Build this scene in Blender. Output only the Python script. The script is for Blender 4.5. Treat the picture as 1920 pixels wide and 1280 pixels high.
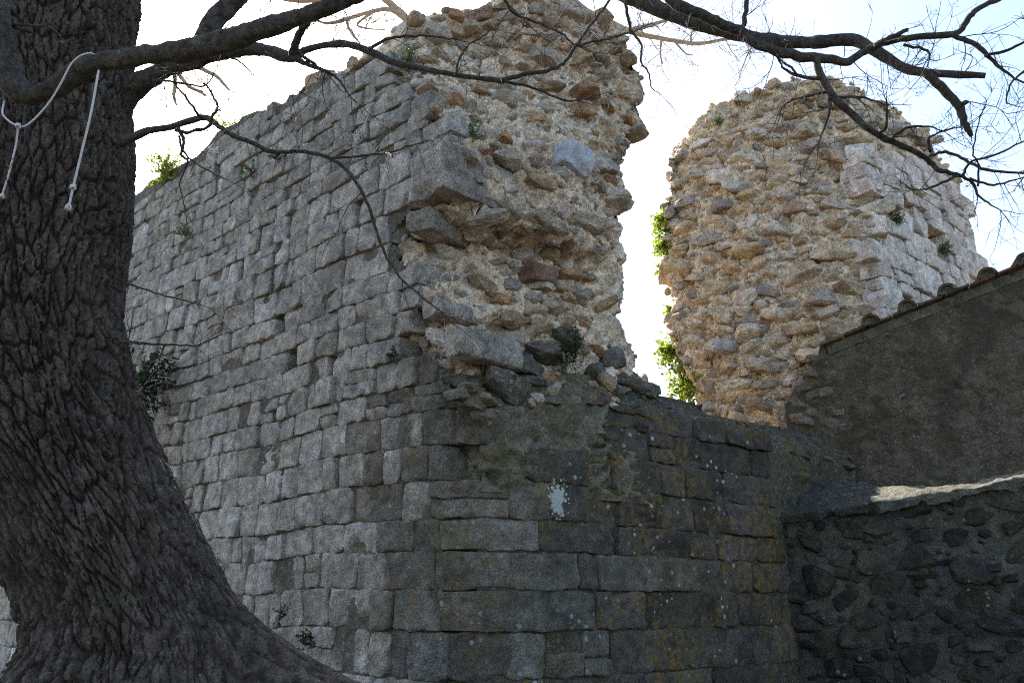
import bpy, bmesh, math, random
import numpy as np
from mathutils import Vector

random.seed(7)
rng = np.random.default_rng(7)
for _o in list(bpy.data.objects):
    bpy.data.objects.remove(_o)
sc = bpy.context.scene
COL = sc.collection

# ------------------------------------------------------------------ camera, sky, sun, exposure
EYE = np.array([0.0, 0.0, 1.6])
FPX = 1493.0                                    # focal length in pixels of the 1920 px wide photograph
PITCH = math.atan(490.0 / FPX)
cam_d = bpy.data.cameras.new('camera')
cam_d.sensor_width = 36.0
cam_d.lens = FPX / 1920.0 * 36.0
cam_d.clip_start = 0.05
cam_d.clip_end = 3000.0
cam = bpy.data.objects.new('camera', cam_d)
cam.location = EYE
cam.rotation_euler = (math.pi / 2 + PITCH, 0, 0)
COL.objects.link(cam)
sc.camera = cam

SUN_EL = math.radians(40)
SUN_AZ = math.radians(122)                      # counter-clockwise from +X: behind the ruin, a little to the left
world = bpy.data.worlds.new('World')
sc.world = world
world.use_nodes = True
wn = world.node_tree
sky = wn.nodes.new('ShaderNodeTexSky')
sky.sky_type = 'NISHITA'
sky.sun_disc = False
sky.sun_elevation = SUN_EL
sky.sun_rotation = math.pi / 2 - SUN_AZ
sky.altitude = 300
sky.air_density = 1.0
sky.dust_density = 2.4
sky.ozone_density = 1.0
wn.links.new(sky.outputs[0], wn.nodes['Background'].inputs[0])
wn.nodes['Background'].inputs[1].default_value = 0.13

sun_d = bpy.data.lights.new('sun', 'SUN')
sun_d.energy = 4.5
sun_d.angle = math.radians(0.53)
sun_d.color = (1.0, 0.94, 0.84)
sun = bpy.data.objects.new('sun', sun_d)
sdir = Vector((math.cos(SUN_AZ) * math.cos(SUN_EL), math.sin(SUN_AZ) * math.cos(SUN_EL), math.sin(SUN_EL)))
sun.rotation_euler = sdir.to_track_quat('Z', 'Y').to_euler()
sun.location = (0, 0, 20)
COL.objects.link(sun)

sc.view_settings.view_transform = 'Standard'
sc.view_settings.look = 'None'
sc.view_settings.exposure = 1.85
sc.view_settings.gamma = 1.0
sc.view_settings.use_curve_mapping = False
sc.render.engine = 'CYCLES'
sc.cycles.filter_width = 1.1
sc.cycles.use_denoising = False
sc.cycles.sample_clamp_indirect = 2.5
sc.cycles.max_bounces = 6
sc.cycles.diffuse_bounces = 4

# ------------------------------------------------------------------ layout helpers
CP, SP = math.cos(PITCH), math.sin(PITCH)
FWD = np.array([0, CP, SP]); UPV = np.array([0, -SP, CP])

def ray(px, py):
    return np.array([px - 960.0, 0, 0]) + (640.0 - py) * UPV + FPX * FWD

def at(px, py, zc):                              # point on the sight line at a given distance
    return EYE + ray(px, py) * (zc / FPX)

def proj(p):
    d = np.asarray(p, float) - EYE
    zc = d @ FWD
    return 960.0 + d[..., 0] / zc * FPX, 640.0 - (d @ UPV) / zc * FPX

class Plane:                                     # a vertical wall plane: origin in plan, direction, outward normal
    def __init__(s, o, d, flip=1):
        s.o = np.array([o[0], o[1], 0.0])
        d = np.array([d[0], d[1], 0.0]); s.d = d / np.linalg.norm(d)
        s.n = np.array([s.d[1], -s.d[0], 0.0]) * flip
    def hit(s, px, py, off=0.0):
        r = ray(px, py)
        k = ((s.o + s.n * off - EYE) @ s.n) / (r @ s.n)
        p = EYE + r * k
        return (p - s.o) @ s.d, p[2]
    def pt(s, u, z, off=0.0):
        u = np.asarray(u, float); z = np.asarray(z, float)
        return s.o + u[..., None] * s.d + np.asarray(off)[..., None] * s.n + np.stack([0 * z, 0 * z, z], -1)

def hash3(ix, iy, iz, seed):
    with np.errstate(over='ignore'):
        h = (ix.astype(np.uint32) * np.uint32(374761393) + iy.astype(np.uint32) * np.uint32(668265263)
             + iz.astype(np.uint32) * np.uint32(2246822519) + np.uint32(seed * 974711 + 17))
        h = (h ^ (h >> np.uint32(13))) * np.uint32(1274126177)
        h = (h ^ (h >> np.uint32(16))) * np.uint32(2654435761)
        h = h ^ (h >> np.uint32(15))
    return h.astype(np.float64) / 4294967295.0

def vnoise(p, seed=0):
    p = np.asarray(p, float)
    i = np.floor(p); f = p - i; i = i.astype(np.int64)
    f = f * f * f * (f * (f * 6 - 15) + 10)
    r = 0
    for a in (0, 1):
        for b in (0, 1):
            for c in (0, 1):
                w = (f[..., 0] if a else 1 - f[..., 0]) * (f[..., 1] if b else 1 - f[..., 1]) * (f[..., 2] if c else 1 - f[..., 2])
                r = r + w * hash3(i[..., 0] + a, i[..., 1] + b, i[..., 2] + c, seed)
    return r * 2 - 1

def fbm(p, octv=4, seed=0, gain=0.5):
    p = np.asarray(p, float)
    s = 0; a = 1.0; t = 0
    for o in range(octv):
        s = s + a * vnoise(p * (2.03 ** o) + 11.3 * o, seed + o); t += a; a *= gain
    return s / t

def voro2(x, y, seed=0, jit=0.9):                # F1, F2 and the cell's random number
    ix = np.floor(x).astype(np.int64); iy = np.floor(y).astype(np.int64)
    f1 = np.full(x.shape, 9.0); f2 = np.full(x.shape, 9.0); cid = np.zeros(x.shape)
    z0 = np.zeros_like(ix)
    for a in (-1, 0, 1):
        for b in (-1, 0, 1):
            cx = ix + a; cy = iy + b
            qx = cx + 0.5 + (hash3(cx, cy, z0, seed) - 0.5) * jit
            qy = cy + 0.5 + (hash3(cx, cy, z0 + 7, seed) - 0.5) * jit
            d = np.hypot(x - qx, y - qy)
            n = d < f1
            f2 = np.where(n, f1, np.minimum(f2, d))
            cid = np.where(n, hash3(cx, cy, z0 + 3, seed), cid)
            f1 = np.where(n, d, f1)
    return f1, f2, cid

def sstep(a, b, x):
    t = np.clip((np.asarray(x, float) - a) / (b - a), 0, 1)
    return t * t * (3 - 2 * t)

# ------------------------------------------------------------------ object helpers
def mesh_obj(name, verts, faces, mat, parent=None, smooth=True, loc=None, rnd=None, flat=None):
    me = bpy.data.meshes.new(name)
    verts = np.asarray(verts, float)
    if loc is None:
        loc = np.zeros(3)
    me.from_pydata((verts - loc).tolist(), [], faces.tolist() if hasattr(faces, 'tolist') else faces)
    if smooth:
        sm = np.ones(len(me.polygons), bool)
        if flat is not None:
            sm[flat] = False
        me.polygons.foreach_set('use_smooth', sm)
    if rnd is not None:
        a = me.attributes.new('rnd', 'FLOAT', 'POINT')
        a.data.foreach_set('value', np.asarray(rnd, np.float32))
    me.materials.append(mat)
    me.update()
    o = bpy.data.objects.new(name, me)
    o.location = loc
    COL.objects.link(o)
    if parent is not None:
        o.parent = parent
    return o

def thing(name, label, cat, group=None):
    o = bpy.data.objects.new(name, None)
    o.empty_display_size = 0.2
    o['label'] = label; o['category'] = cat
    if group:
        o['group'] = group
    COL.objects.link(o)
    return o

def tag(o, label, cat, group=None):
    o['label'] = label; o['category'] = cat
    if group:
        o['group'] = group
    return o

class MB:                                        # collects pieces of one mesh
    def __init__(s):
        s.v = []; s.f = []; s.n = 0; s.r = []
    def add(s, v, f, r=None):
        v = np.asarray(v, float)
        f = np.asarray(f, int) + s.n
        s.v.append(v); s.f.extend(f.tolist()); s.n += len(v)
        s.r.append(np.full(len(v), random.random() if r is None else r))
    def build(s, name, mat, parent=None, smooth=True, loc=None):
        return mesh_obj(name, np.concatenate(s.v), s.f, mat, parent, smooth, loc, np.concatenate(s.r))

def grid_faces(nu, nv, close=False):
    i = np.arange(nu - (0 if close else 1)); j = np.arange(nv - 1)
    I, J = np.meshgrid(i, j, indexing='ij')
    I2 = (I + 1) % nu
    return np.stack([I * nv + J, I2 * nv + J, I2 * nv + J + 1, I * nv + J + 1], -1).reshape(-1, 4)

def grid_normals(P):
    du = np.gradient(P, axis=0); dv = np.gradient(P, axis=1)
    n = np.cross(du, dv)
    return n / (np.linalg.norm(n, axis=-1, keepdims=True) + 1e-9)

# ------------------------------------------------------------------ materials
class NT:
    def __init__(s, name):
        s.m = bpy.data.materials.new(name); s.m.use_nodes = True
        s.t = s.m.node_tree; s.b = s.t.nodes['Principled BSDF']
        s.b.inputs['Specular IOR Level'].default_value = 0.25
        s.b.inputs['Roughness'].default_value = 0.9
    def n(s, typ, **kw):
        nd = s.t.nodes.new(typ)
        for k, v in kw.items():
            if hasattr(nd, k):
                setattr(nd, k, v)
        return nd
    def L(s, a, b):
        s.t.links.new(a, b)
    def put(s, sock, v):
        if isinstance(v, bpy.types.NodeSocket):
            s.L(v, sock)
        else:
            sock.default_value = v
    def math(s, op, a, b=0.0, clamp=False):
        nd = s.n('ShaderNodeMath', operation=op, use_clamp=clamp)
        s.put(nd.inputs[0], a); s.put(nd.inputs[1], b)
        return nd.outputs[0]
    def mix(s, fac, a, b, mode='MIX'):
        nd = s.n('ShaderNodeMix', data_type='RGBA', blend_type=mode)
        s.put(nd.inputs[0], fac)
        for i, v in ((6, a), (7, b)):
            if isinstance(v, tuple):
                v = (*v, 1.0) if len(v) == 3 else v
            s.put(nd.inputs[i], v)
        return nd.outputs[2]
    def noise(s, vec, scale, detail=4, rough=0.55, dist=0.0):
        nd = s.n('ShaderNodeTexNoise')
        s.L(vec, nd.inputs['Vector']); nd.inputs['Scale'].default_value = scale
        nd.inputs['Detail'].default_value = detail; nd.inputs['Roughness'].default_value = rough
        nd.inputs['Distortion'].default_value = dist
        return nd.outputs['Fac']
    def voro(s, vec, scale, feature='F1', out='Distance', rnd=1.0):
        nd = s.n('ShaderNodeTexVoronoi', feature=feature)
        s.L(vec, nd.inputs['Vector']); nd.inputs['Scale'].default_value = scale
        nd.inputs['Randomness'].default_value = rnd
        return nd.outputs[out]
    def ramp(s, fac, stops, interp='LINEAR'):
        nd = s.n('ShaderNodeValToRGB')
        cr = nd.color_ramp; cr.interpolation = interp
        while len(cr.elements) < len(stops):
            cr.elements.new(0.5)
        for e, (p, c) in zip(cr.elements, stops):
            e.position = p
            e.color = (*c, 1.0) if isinstance(c, tuple) else (c, c, c, 1.0)
        s.put(nd.inputs[0], fac)
        return nd.outputs[0]
    def maprange(s, v, a, b, c=0.0, d=1.0):
        nd = s.n('ShaderNodeMapRange')
        s.put(nd.inputs[0], v)
        for i, x in enumerate((a, b, c, d)):
            nd.inputs[i + 1].default_value = x
        return nd.outputs[0]
    def bump(s, h, dist, strength=1.0):
        nd = s.n('ShaderNodeBump')
        nd.inputs['Distance'].default_value = dist; nd.inputs['Strength'].default_value = strength
        s.L(h, nd.inputs['Height']); s.L(nd.outputs[0], s.b.inputs['Normal'])
    def pos(s, spread=37.0):                     # world position, shifted for every stone so that no grain runs on
        g = s.n('ShaderNodeNewGeometry'); oi = s.n('ShaderNodeObjectInfo')
        at_ = s.n('ShaderNodeAttribute', attribute_name='rnd')
        r = s.math('FRACT', s.math('ADD', oi.outputs['Random'], at_.outputs['Fac']))
        cb = s.n('ShaderNodeCombineXYZ')
        for i, k in enumerate((1.0, -0.73, 1.31)):
            s.L(s.math('MULTIPLY', r, spread * k), cb.inputs[i])
        va = s.n('ShaderNodeVectorMath', operation='ADD')
        s.L(g.outputs['Position'], va.inputs[0]); s.L(cb.outputs[0], va.inputs[1])
        return va.outputs[0], r, g.outputs['Position']
    def col(s, c):
        s.put(s.b.inputs['Base Color'], c)

def stone(name, stops, contrast=1.0, white=0.0, orange=0.0, green=0.0, streak=0.0, bump=0.012, spots=None, crack=0.0, pit=0.35):
    k = NT(name)
    P, r, W = k.pos()
    c = k.ramp(r, stops)
    n1 = k.noise(P, 2.6, 4); n2 = k.noise(P, 11.0, 5, 0.62); n3 = k.noise(P, 70.0, 3, 0.7); n4 = k.noise(P, 240.0, 2, 0.7)
    c = k.mix(1.0, c, k.maprange(n1, 0.36, 0.64, 1 - 0.28 * contrast, 1 + 0.25 * contrast), 'MULTIPLY')
    c = k.mix(1.0, c, k.maprange(n2, 0.36, 0.64, 1 - 0.38 * contrast, 1 + 0.33 * contrast), 'MULTIPLY')
    c = k.mix(1.0, c, k.maprange(n3, 0.36, 0.64, 1 - 0.5 * contrast, 1 + 0.45 * contrast), 'MULTIPLY')
    c = k.mix(1.0, c, k.maprange(n4, 0.36, 0.64, 0.66, 1.36), 'MULTIPLY')
    # iron staining that follows its own noise
    c = k.mix(k.maprange(k.noise(P, 5.0, 5, 0.6, 0.6), 0.56, 0.75, 0, 0.45), c, (0.2, 0.115, 0.05))
    if green:
        m = k.maprange(k.noise(W, 1.7, 5, 0.65), 0.48, 0.68, 0, green)
        m = k.math('MULTIPLY', m, k.maprange(k.noise(W, 30, 3), 0.35, 0.6))
        c = k.mix(m, c, (0.12, 0.115, 0.03))
    if orange:
        m = k.maprange(k.noise(W, 1.1, 3, 0.5), 0.43, 0.55, 0, 1)
        m = k.math('MULTIPLY', m, k.maprange(k.noise(W, 16, 6, 0.75), 0.5 , 0.58, 0, orange))
        c = k.mix(m, c, (0.27, 0.15, 0.025))
    if white:
        vd = k.n('ShaderNodeTexVoronoi'); k.L(W, vd.inputs['Vector']); vd.inputs['Scale'].default_value = 17.0
        sp = k.n('ShaderNodeSeparateColor'); k.L(vd.outputs['Color'], sp.inputs[0])
        rad = k.maprange(sp.outputs[0], 0.62, 1.0, 0.0, 0.40)
        m = k.math('GREATER_THAN', k.math('SUBTRACT', k.math('ADD', rad, k.math('MULTIPLY', k.math('SUBTRACT', n3, 0.5), 0.18)), vd.outputs['Distance']), 0.02)
        m = k.math('MULTIPLY', m, k.maprange(k.noise(W, 1.9, 2), 0.45, 0.6, 0.0, white))
        c = k.mix(m, c, k.mix(n2, (0.34, 0.36, 0.33), (0.5, 0.52, 0.47)))
    if spots:                                    # one clustered white lichen colony with its own place
        for (cx, cy, cz, rx, rz) in spots:
            sx = k.n('ShaderNodeSeparateXYZ'); k.L(W, sx.inputs[0])
            dx = k.math('DIVIDE', k.math('SUBTRACT', sx.outputs[0], cx), rx)
            dz = k.math('DIVIDE', k.math('SUBTRACT', sx.outputs[2], cz), rz)
            d = k.math('SQRT', k.math('ADD', k.math('MULTIPLY', dx, dx), k.math('MULTIPLY', dz, dz)))
            vd = k.n('ShaderNodeTexVoronoi'); k.L(W, vd.inputs['Vector']); vd.inputs['Scale'].default_value = 30.0
            m = k.math('SUBTRACT', k.maprange(d, 0.15, 1.0, 0.95, 0.1), k.math('ADD', vd.outputs['Distance'], k.math('MULTIPLY', k.math('SUBTRACT', n3, 0.5), 0.25)))
            m = k.maprange(m, 0.0, 0.05, 0, 1)
            m = k.math('MULTIPLY', m, k.math('LESS_THAN', d, 1.0))
            c = k.mix(m, c, k.mix(n3, (0.36, 0.38, 0.34), (0.58, 0.6, 0.54)))
    k.col(c)
    h = k.math('ADD', k.math('MULTIPLY', n2, 1.0), k.math('MULTIPLY', n3, pit))
    h = k.math('ADD', h, k.math('MULTIPLY', n4, 0.16))
    if streak:                                   # bedding planes of the rubble slabs
        mp = k.n('ShaderNodeMapping'); k.L(P, mp.inputs[0]); mp.inputs['Scale'].default_value = (1, 1, 5.0)
        h = k.math('ADD', h, k.math('MULTIPLY', k.noise(mp.outputs[0], 9, 5, 0.6, 0.4), streak))
    if crack:
        v = k.voro(P, 6.0, 'DISTANCE_TO_EDGE')
        h = k.math('ADD', h, k.math('MULTIPLY', k.maprange(v, 0, 0.05), crack))
    k.bump(h, bump * 4.5)
    return k.m

def mortar(name, c1, c2, green=0.0, bump=0.02, pebbles=0.5, patch=None):
    k = NT(name)
    P, r, W = k.pos(0.0)
    n1 = k.noise(W, 1.3, 4); n2 = k.noise(W, 9.0, 6, 0.65); n3 = k.noise(W, 60, 3, 0.7); n4 = k.noise(W, 190, 2, 0.7)
    c = k.mix(k.maprange(n1, 0.35, 0.65), c1, c2)
    c = k.mix(1.0, c, k.maprange(n2, 0.36, 0.64, 0.58, 1.3), 'MULTIPLY')
    c = k.mix(1.0, c, k.maprange(n3, 0.36, 0.64, 0.6, 1.36), 'MULTIPLY')
    c = k.mix(1.0, c, k.maprange(n4, 0.36, 0.64, 0.68, 1.32), 'MULTIPLY')
    v = k.n('ShaderNodeTexVoronoi'); k.L(W, v.inputs['Vector']); v.inputs['Scale'].default_value = 22
    sp = k.n('ShaderNodeSeparateColor'); k.L(v.outputs['Color'], sp.inputs[0])
    peb = k.math('MULTIPLY', k.math('GREATER_THAN', sp.outputs[0], 0.62), k.math('LESS_THAN', v.outputs['Distance'], 0.4))
    c = k.mix(k.math('MULTIPLY', peb, pebbles), c, k.ramp(sp.outputs[1], [(0, (0.16, 0.14, 0.12)), (0.5, (0.3, 0.26, 0.2)), (1, (0.4, 0.38, 0.36))]))
    if green:
        m = k.math('MULTIPLY', k.maprange(k.noise(W, 2.0, 5, 0.6), 0.42, 0.6, 0, green), k.maprange(n3, 0.35, 0.6))
        c = k.mix(m, c, (0.16, 0.15, 0.045))
    if patch:
        mp = k.n('ShaderNodeMapping'); k.L(W, mp.inputs[0]); mp.inputs['Scale'].default_value = (1, 1, 0.45)
        c = k.mix(k.maprange(k.noise(mp.outputs[0], 1.6, 7, 0.65, 0.5), 0.47, 0.57, 0, 0.65), c, patch[0])
        c = k.mix(k.maprange(k.noise(W, 2.3, 7, 0.7, 0.3), 0.55, 0.62, 0, 0.6), c, patch[1])
    k.col(c)
    h = k.math('ADD', n2, k.math('MULTIPLY', n3, 0.5))
    h = k.math('ADD', h, k.math('MULTIPLY', n4, 0.15))
    h = k.math('ADD', h, k.math('MULTIPLY', peb, 0.25))
    k.bump(h, bump * 3.6)
    return k.m

def bark(name, c1, c2, moss=0.25, lichen=0.5, scale=1.0, stretch=0.3, depth=0.02, furrow=False):
    k = NT(name)
    P, r, W = k.pos(0.0)
    mp = k.n('ShaderNodeMapping'); k.L(W, mp.inputs[0]); mp.inputs['Scale'].default_value = (1, 1, stretch)
    n1 = k.noise(W, 2.0, 4); n2 = k.noise(mp.outputs[0], 22 * scale, 5, 0.65, 0.3); n3 = k.noise(W, 90 * scale, 4, 0.7)
    c = k.mix(k.maprange(n2, 0.36, 0.64), c1, c2)
    c = k.mix(1.0, c, k.maprange(n3, 0.36, 0.64, 0.5, 1.5), 'MULTIPLY')
    c = k.mix(1.0, c, k.maprange(n1, 0.3, 0.7, 0.75, 1.25), 'MULTIPLY')
    c = k.mix(k.maprange(k.noise(W, 3.2, 4, 0.6), 0.5, 0.7, 0, moss), c, (0.06, 0.05, 0.012))
    v = k.n('ShaderNodeTexVoronoi'); k.L(W, v.inputs['Vector']); v.inputs['Scale'].default_value = 60 * scale
    sp = k.n('ShaderNodeSeparateColor'); k.L(v.outputs['Color'], sp.inputs[0])
    m = k.math('MULTIPLY', k.math('GREATER_THAN', sp.outputs[0], 0.9), k.math('LESS_THAN', v.outputs['Distance'], k.math('MULTIPLY', sp.outputs[1], 0.4)))
    m = k.math('MULTIPLY', m, k.maprange(n1, 0.45, 0.6))
    c = k.mix(k.math('MULTIPLY', m, lichen), c, (0.3, 0.31, 0.28))
    c = k.mix(k.maprange(k.noise(W, 3.7, 5, 0.7, 0.4), 0.66, 0.7, 0, lichen * 0.7), c, (0.2, 0.22, 0.21))
    if furrow:
        fa = k.n('ShaderNodeAttribute', attribute_name='furrow')
        c = k.mix(k.math('MULTIPLY', fa.outputs['Fac'], 0.75), c, k.mix(n1, (0.022, 0.014, 0.010), (0.035, 0.018, 0.011)))
    k.col(c)
    h = k.math('ADD', n2, k.math('MULTIPLY', n3, 0.6))
    k.bump(h, depth * 2.2)
    k.b.inputs['Roughness'].default_value = 0.85
    return k.m

def leaf(name, c1, c2, trans=0.5):
    k = NT(name)
    P, r, W = k.pos(0.0)
    at_ = k.n('ShaderNodeAttribute', attribute_name='rnd')
    c = k.mix(at_.outputs['Fac'], c1, c2)
    k.col(c)
    k.b.inputs['Roughness'].default_value = 0.55
    tr = k.n('ShaderNodeBsdfTranslucent'); k.L(k.mix(1.0, c, (1.5, 1.6, 0.7), 'MULTIPLY'), tr.inputs[0])
    mx = k.n('ShaderNodeMixShader'); mx.inputs[0].default_value = trans
    out = k.t.nodes['Material Output']
    k.L(k.b.outputs[0], mx.inputs[1]); k.L(tr.outputs[0], mx.inputs[2]); k.L(mx.outputs[0], out.inputs[0])
    return k.m

def plain(name, c, rough=0.8, var=0.25, scale=40, bump=0.002):
    k = NT(name)
    P, r, W = k.pos(9.0)
    n = k.noise(P, scale, 4)
    k.col(k.mix(1.0, (*c, 1.0), k.maprange(n, 0.3, 0.7, 1 - var, 1 + var), 'MULTIPLY'))
    k.b.inputs['Roughness'].default_value = rough
    k.bump(n, bump)
    return k.m

# wall planes in plan: the long ashlar face (A) and the face that turns off to the right (B) meet at the corner
C0 = (-0.3, 6.0)
A = Plane(C0, (-0.764, 0.645), -1)
B = Plane(C0, (0.792, 0.610), 1)
if A.n @ (EYE - A.o) < 0: A.n = -A.n
if B.n @ (EYE - B.o) < 0: B.n = -B.n
_u, _z = B.hit(1046, 925)
LICH = B.pt(np.array(_u), np.array(_z))

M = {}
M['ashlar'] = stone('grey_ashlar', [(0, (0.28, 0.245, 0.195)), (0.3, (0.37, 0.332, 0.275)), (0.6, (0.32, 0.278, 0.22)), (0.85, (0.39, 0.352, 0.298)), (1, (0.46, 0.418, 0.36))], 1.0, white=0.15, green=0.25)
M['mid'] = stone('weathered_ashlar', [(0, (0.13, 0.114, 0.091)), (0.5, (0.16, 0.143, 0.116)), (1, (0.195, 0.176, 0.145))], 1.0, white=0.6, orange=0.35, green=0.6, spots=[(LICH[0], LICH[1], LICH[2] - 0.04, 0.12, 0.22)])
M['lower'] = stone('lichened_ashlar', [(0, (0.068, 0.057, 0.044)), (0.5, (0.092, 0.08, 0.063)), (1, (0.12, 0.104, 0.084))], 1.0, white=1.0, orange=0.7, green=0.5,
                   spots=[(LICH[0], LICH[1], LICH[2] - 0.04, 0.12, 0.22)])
RUB = [(0, (0.30, 0.28, 0.25)), (0.2, (0.38, 0.35, 0.30)), (0.4, (0.30, 0.23, 0.15)), (0.6, (0.42, 0.38, 0.32)), (0.78, (0.26, 0.245, 0.23)), (0.88, (0.40, 0.28, 0.17)), (0.965, (0.24, 0.135, 0.09)), (0.98, (0.42, 0.38, 0.33)), (1, (0.45, 0.43, 0.40))]
M['rubble'] = stone('rubble_stone', [(p, (min(0.6, c[0] * 1.3), min(0.6, c[1] * 1.17), c[2] * 1.02)) for p, c in RUB], 0.85, streak=0.7, green=0.12, bump=0.009)
RUB2 = [(0, (0.36, 0.28, 0.19)), (0.2, (0.54, 0.45, 0.33)), (0.4, (0.42, 0.30, 0.17)), (0.55, (0.28, 0.24, 0.20)), (0.7, (0.57, 0.48, 0.37)), (0.8, (0.32, 0.29, 0.26)), (0.9, (0.53, 0.41, 0.26)), (0.965, (0.28, 0.18, 0.12)), (0.98, (0.5, 0.42, 0.32)), (1, (0.56, 0.51, 0.45))]
M['rubble_warm'] = stone('warm_rubble_stone', [(p, tuple(min(0.68, x * 1.22) for x in c)) for p, c in RUB2], 0.8, streak=0.7, bump=0.008)
M['pale_ashlar'] = stone('pale_pink_ashlar', [(0, (0.68, 0.56, 0.45)), (0.5, (0.76, 0.64, 0.53)), (1, (0.80, 0.69, 0.58))], 0.8, streak=0.3)
M['dark_rubble'] = stone('very_dark_rubble', [(0, (0.025, 0.023, 0.02)), (0.5, (0.046, 0.042, 0.035)), (0.85, (0.08, 0.071, 0.058)), (1, (0.10, 0.066, 0.045))], 1.1, white=0.5, green=0.5, streak=0.3)  # very dark stone tones, flecked white and green
M['joint'] = mortar('grey_brown_joint_mortar', (0.14, 0.12, 0.09), (0.19, 0.16, 0.115), green=0.3)
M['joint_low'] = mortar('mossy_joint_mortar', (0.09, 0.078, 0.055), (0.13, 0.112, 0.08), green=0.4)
M['core'] = mortar('pinkish_core_mortar', (0.74, 0.59, 0.43), (0.66, 0.50, 0.33), pebbles=0.7, bump=0.010)
M['core_warm'] = mortar('ochre_core_mortar', (0.80, 0.65, 0.46), (0.77, 0.58, 0.38), pebbles=0.7, bump=0.010)
M['ledge'] = mortar('mossy_ledge_mortar', (0.26, 0.225, 0.155), (0.20, 0.175, 0.115), green=0.5, pebbles=0.6)
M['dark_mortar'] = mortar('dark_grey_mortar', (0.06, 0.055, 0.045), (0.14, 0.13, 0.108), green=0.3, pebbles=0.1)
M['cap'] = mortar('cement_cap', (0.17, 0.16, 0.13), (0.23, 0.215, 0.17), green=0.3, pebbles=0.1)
M['render'] = mortar('weathered_render', (0.145, 0.112, 0.07), (0.215, 0.17, 0.11), green=0.2, bump=0.032, pebbles=0.5, patch=((0.085, 0.068, 0.044), (0.26, 0.21, 0.14)))
M['fillet'] = mortar('verge_mortar', (0.15, 0.135, 0.10), (0.19, 0.17, 0.125), green=0.3, pebbles=0.1)
M['bark'] = bark('oak_bark', (0.036, 0.026, 0.018), (0.12, 0.092, 0.069), depth=0.014, furrow=True)
M['branch_bark'] = bark('branch_bark', (0.035, 0.03, 0.024), (0.115, 0.098, 0.075), moss=0.6, scale=1.6, stretch=0.8, depth=0.012, lichen=0.8)
M['twig'] = plain('twig_bark', (0.045, 0.036, 0.03))
M['pale_bark'] = plain('pale_sunlit_bark', (0.34, 0.28, 0.2), scale=15)
M['rope'] = plain('white_rope', (0.55, 0.53, 0.50), scale=300, var=0.3)
M['tile'] = stone('clay_tile', [(0, (0.17, 0.08, 0.045)), (0.6, (0.13, 0.08, 0.05)), (1, (0.10, 0.078, 0.055))], 0.9, white=0.3, orange=0.3, green=0.4)
M['old_tile'] = stone('lichened_tile', [(0, (0.14, 0.11, 0.07)), (1, (0.19, 0.14, 0.09))], 1.0, white=0.6, orange=0.8, green=0.7)
M['leaf_sun'] = leaf('ivy_leaf', (0.11, 0.15, 0.03), (0.25, 0.28, 0.06), 0.55)
M['leaf_mid'] = leaf('wall_plant_leaf', (0.035, 0.07, 0.018), (0.08, 0.14, 0.04), 0.35)
M['leaf_dark'] = leaf('dark_holly_leaf', (0.012, 0.024, 0.01), (0.03, 0.055, 0.02), 0.15)
M['leaf_yellow'] = leaf('yellow_green_leaf', (0.12, 0.15, 0.03), (0.26, 0.28, 0.06), 0.5)
M['straw'] = leaf('dry_grass', (0.20, 0.16, 0.09), (0.30, 0.25, 0.15), 0.4)
M['stem'] = plain('plant_stem', (0.09, 0.07, 0.04))
M['white'] = plain('white_coping', (0.8, 0.8, 0.78), scale=10, var=0.1)
M['paleblock'] = stone('pale_block', [(0, (0.66, 0.62, 0.57)), (1, (0.76, 0.72, 0.67))], 0.5)
M['palejoint'] = mortar('pale_joint', (0.6, 0.6, 0.62), (0.55, 0.55, 0.56), pebbles=0)

# ------------------------------------------------------------------ ground: one sheet that climbs to the foot of the wall and runs to the horizon
def ground_z(x, y):
    return 0.5 * sstep(0.6, 3.6, y) + 0.42 * np.exp(-((x + 1.9) ** 2 + (y - 4.0) ** 2) / 2.2) + 0.05 * fbm(np.stack([x * 0.5, y * 0.5, 0 * x], -1), 3, 5)
gx = np.concatenate([-np.geomspace(2000, 8, 14), np.linspace(-7.5, 7.5, 80), np.geomspace(8, 2000, 14)])
gy = np.concatenate([-np.geomspace(2000, 8, 14), np.linspace(-7.5, 14, 110), np.geomspace(15, 2000, 14)])
GX, GY = np.meshgrid(gx, gy, indexing='ij')
GP = np.stack([GX, GY, ground_z(GX, GY)], -1)
kk = NT('earth_and_gravel'); _p, _r, _w = kk.pos(0)
kk.col(kk.mix(kk.noise(_w, 6, 6), (0.05, 0.042, 0.032), (0.10, 0.085, 0.065))); kk.bump(kk.noise(_w, 30, 5), 0.02)
M['ground'] = kk.m
g = mesh_obj('ground', GP.reshape(-1, 3), grid_faces(len(gx), len(gy)), M['ground'])
g['kind'] = 'structure'

# ------------------------------------------------------------------ masonry
def inside(poly, x, y):
    r = False
    n = len(poly)
    for i in range(n):
        x1, y1 = poly[i]; x2, y2 = poly[(i + 1) % n]
        if (y1 > y) != (y2 > y) and x < (x2 - x1) * (y - y1) / (y2 - y1) + x1:
            r = not r
    return r

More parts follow.
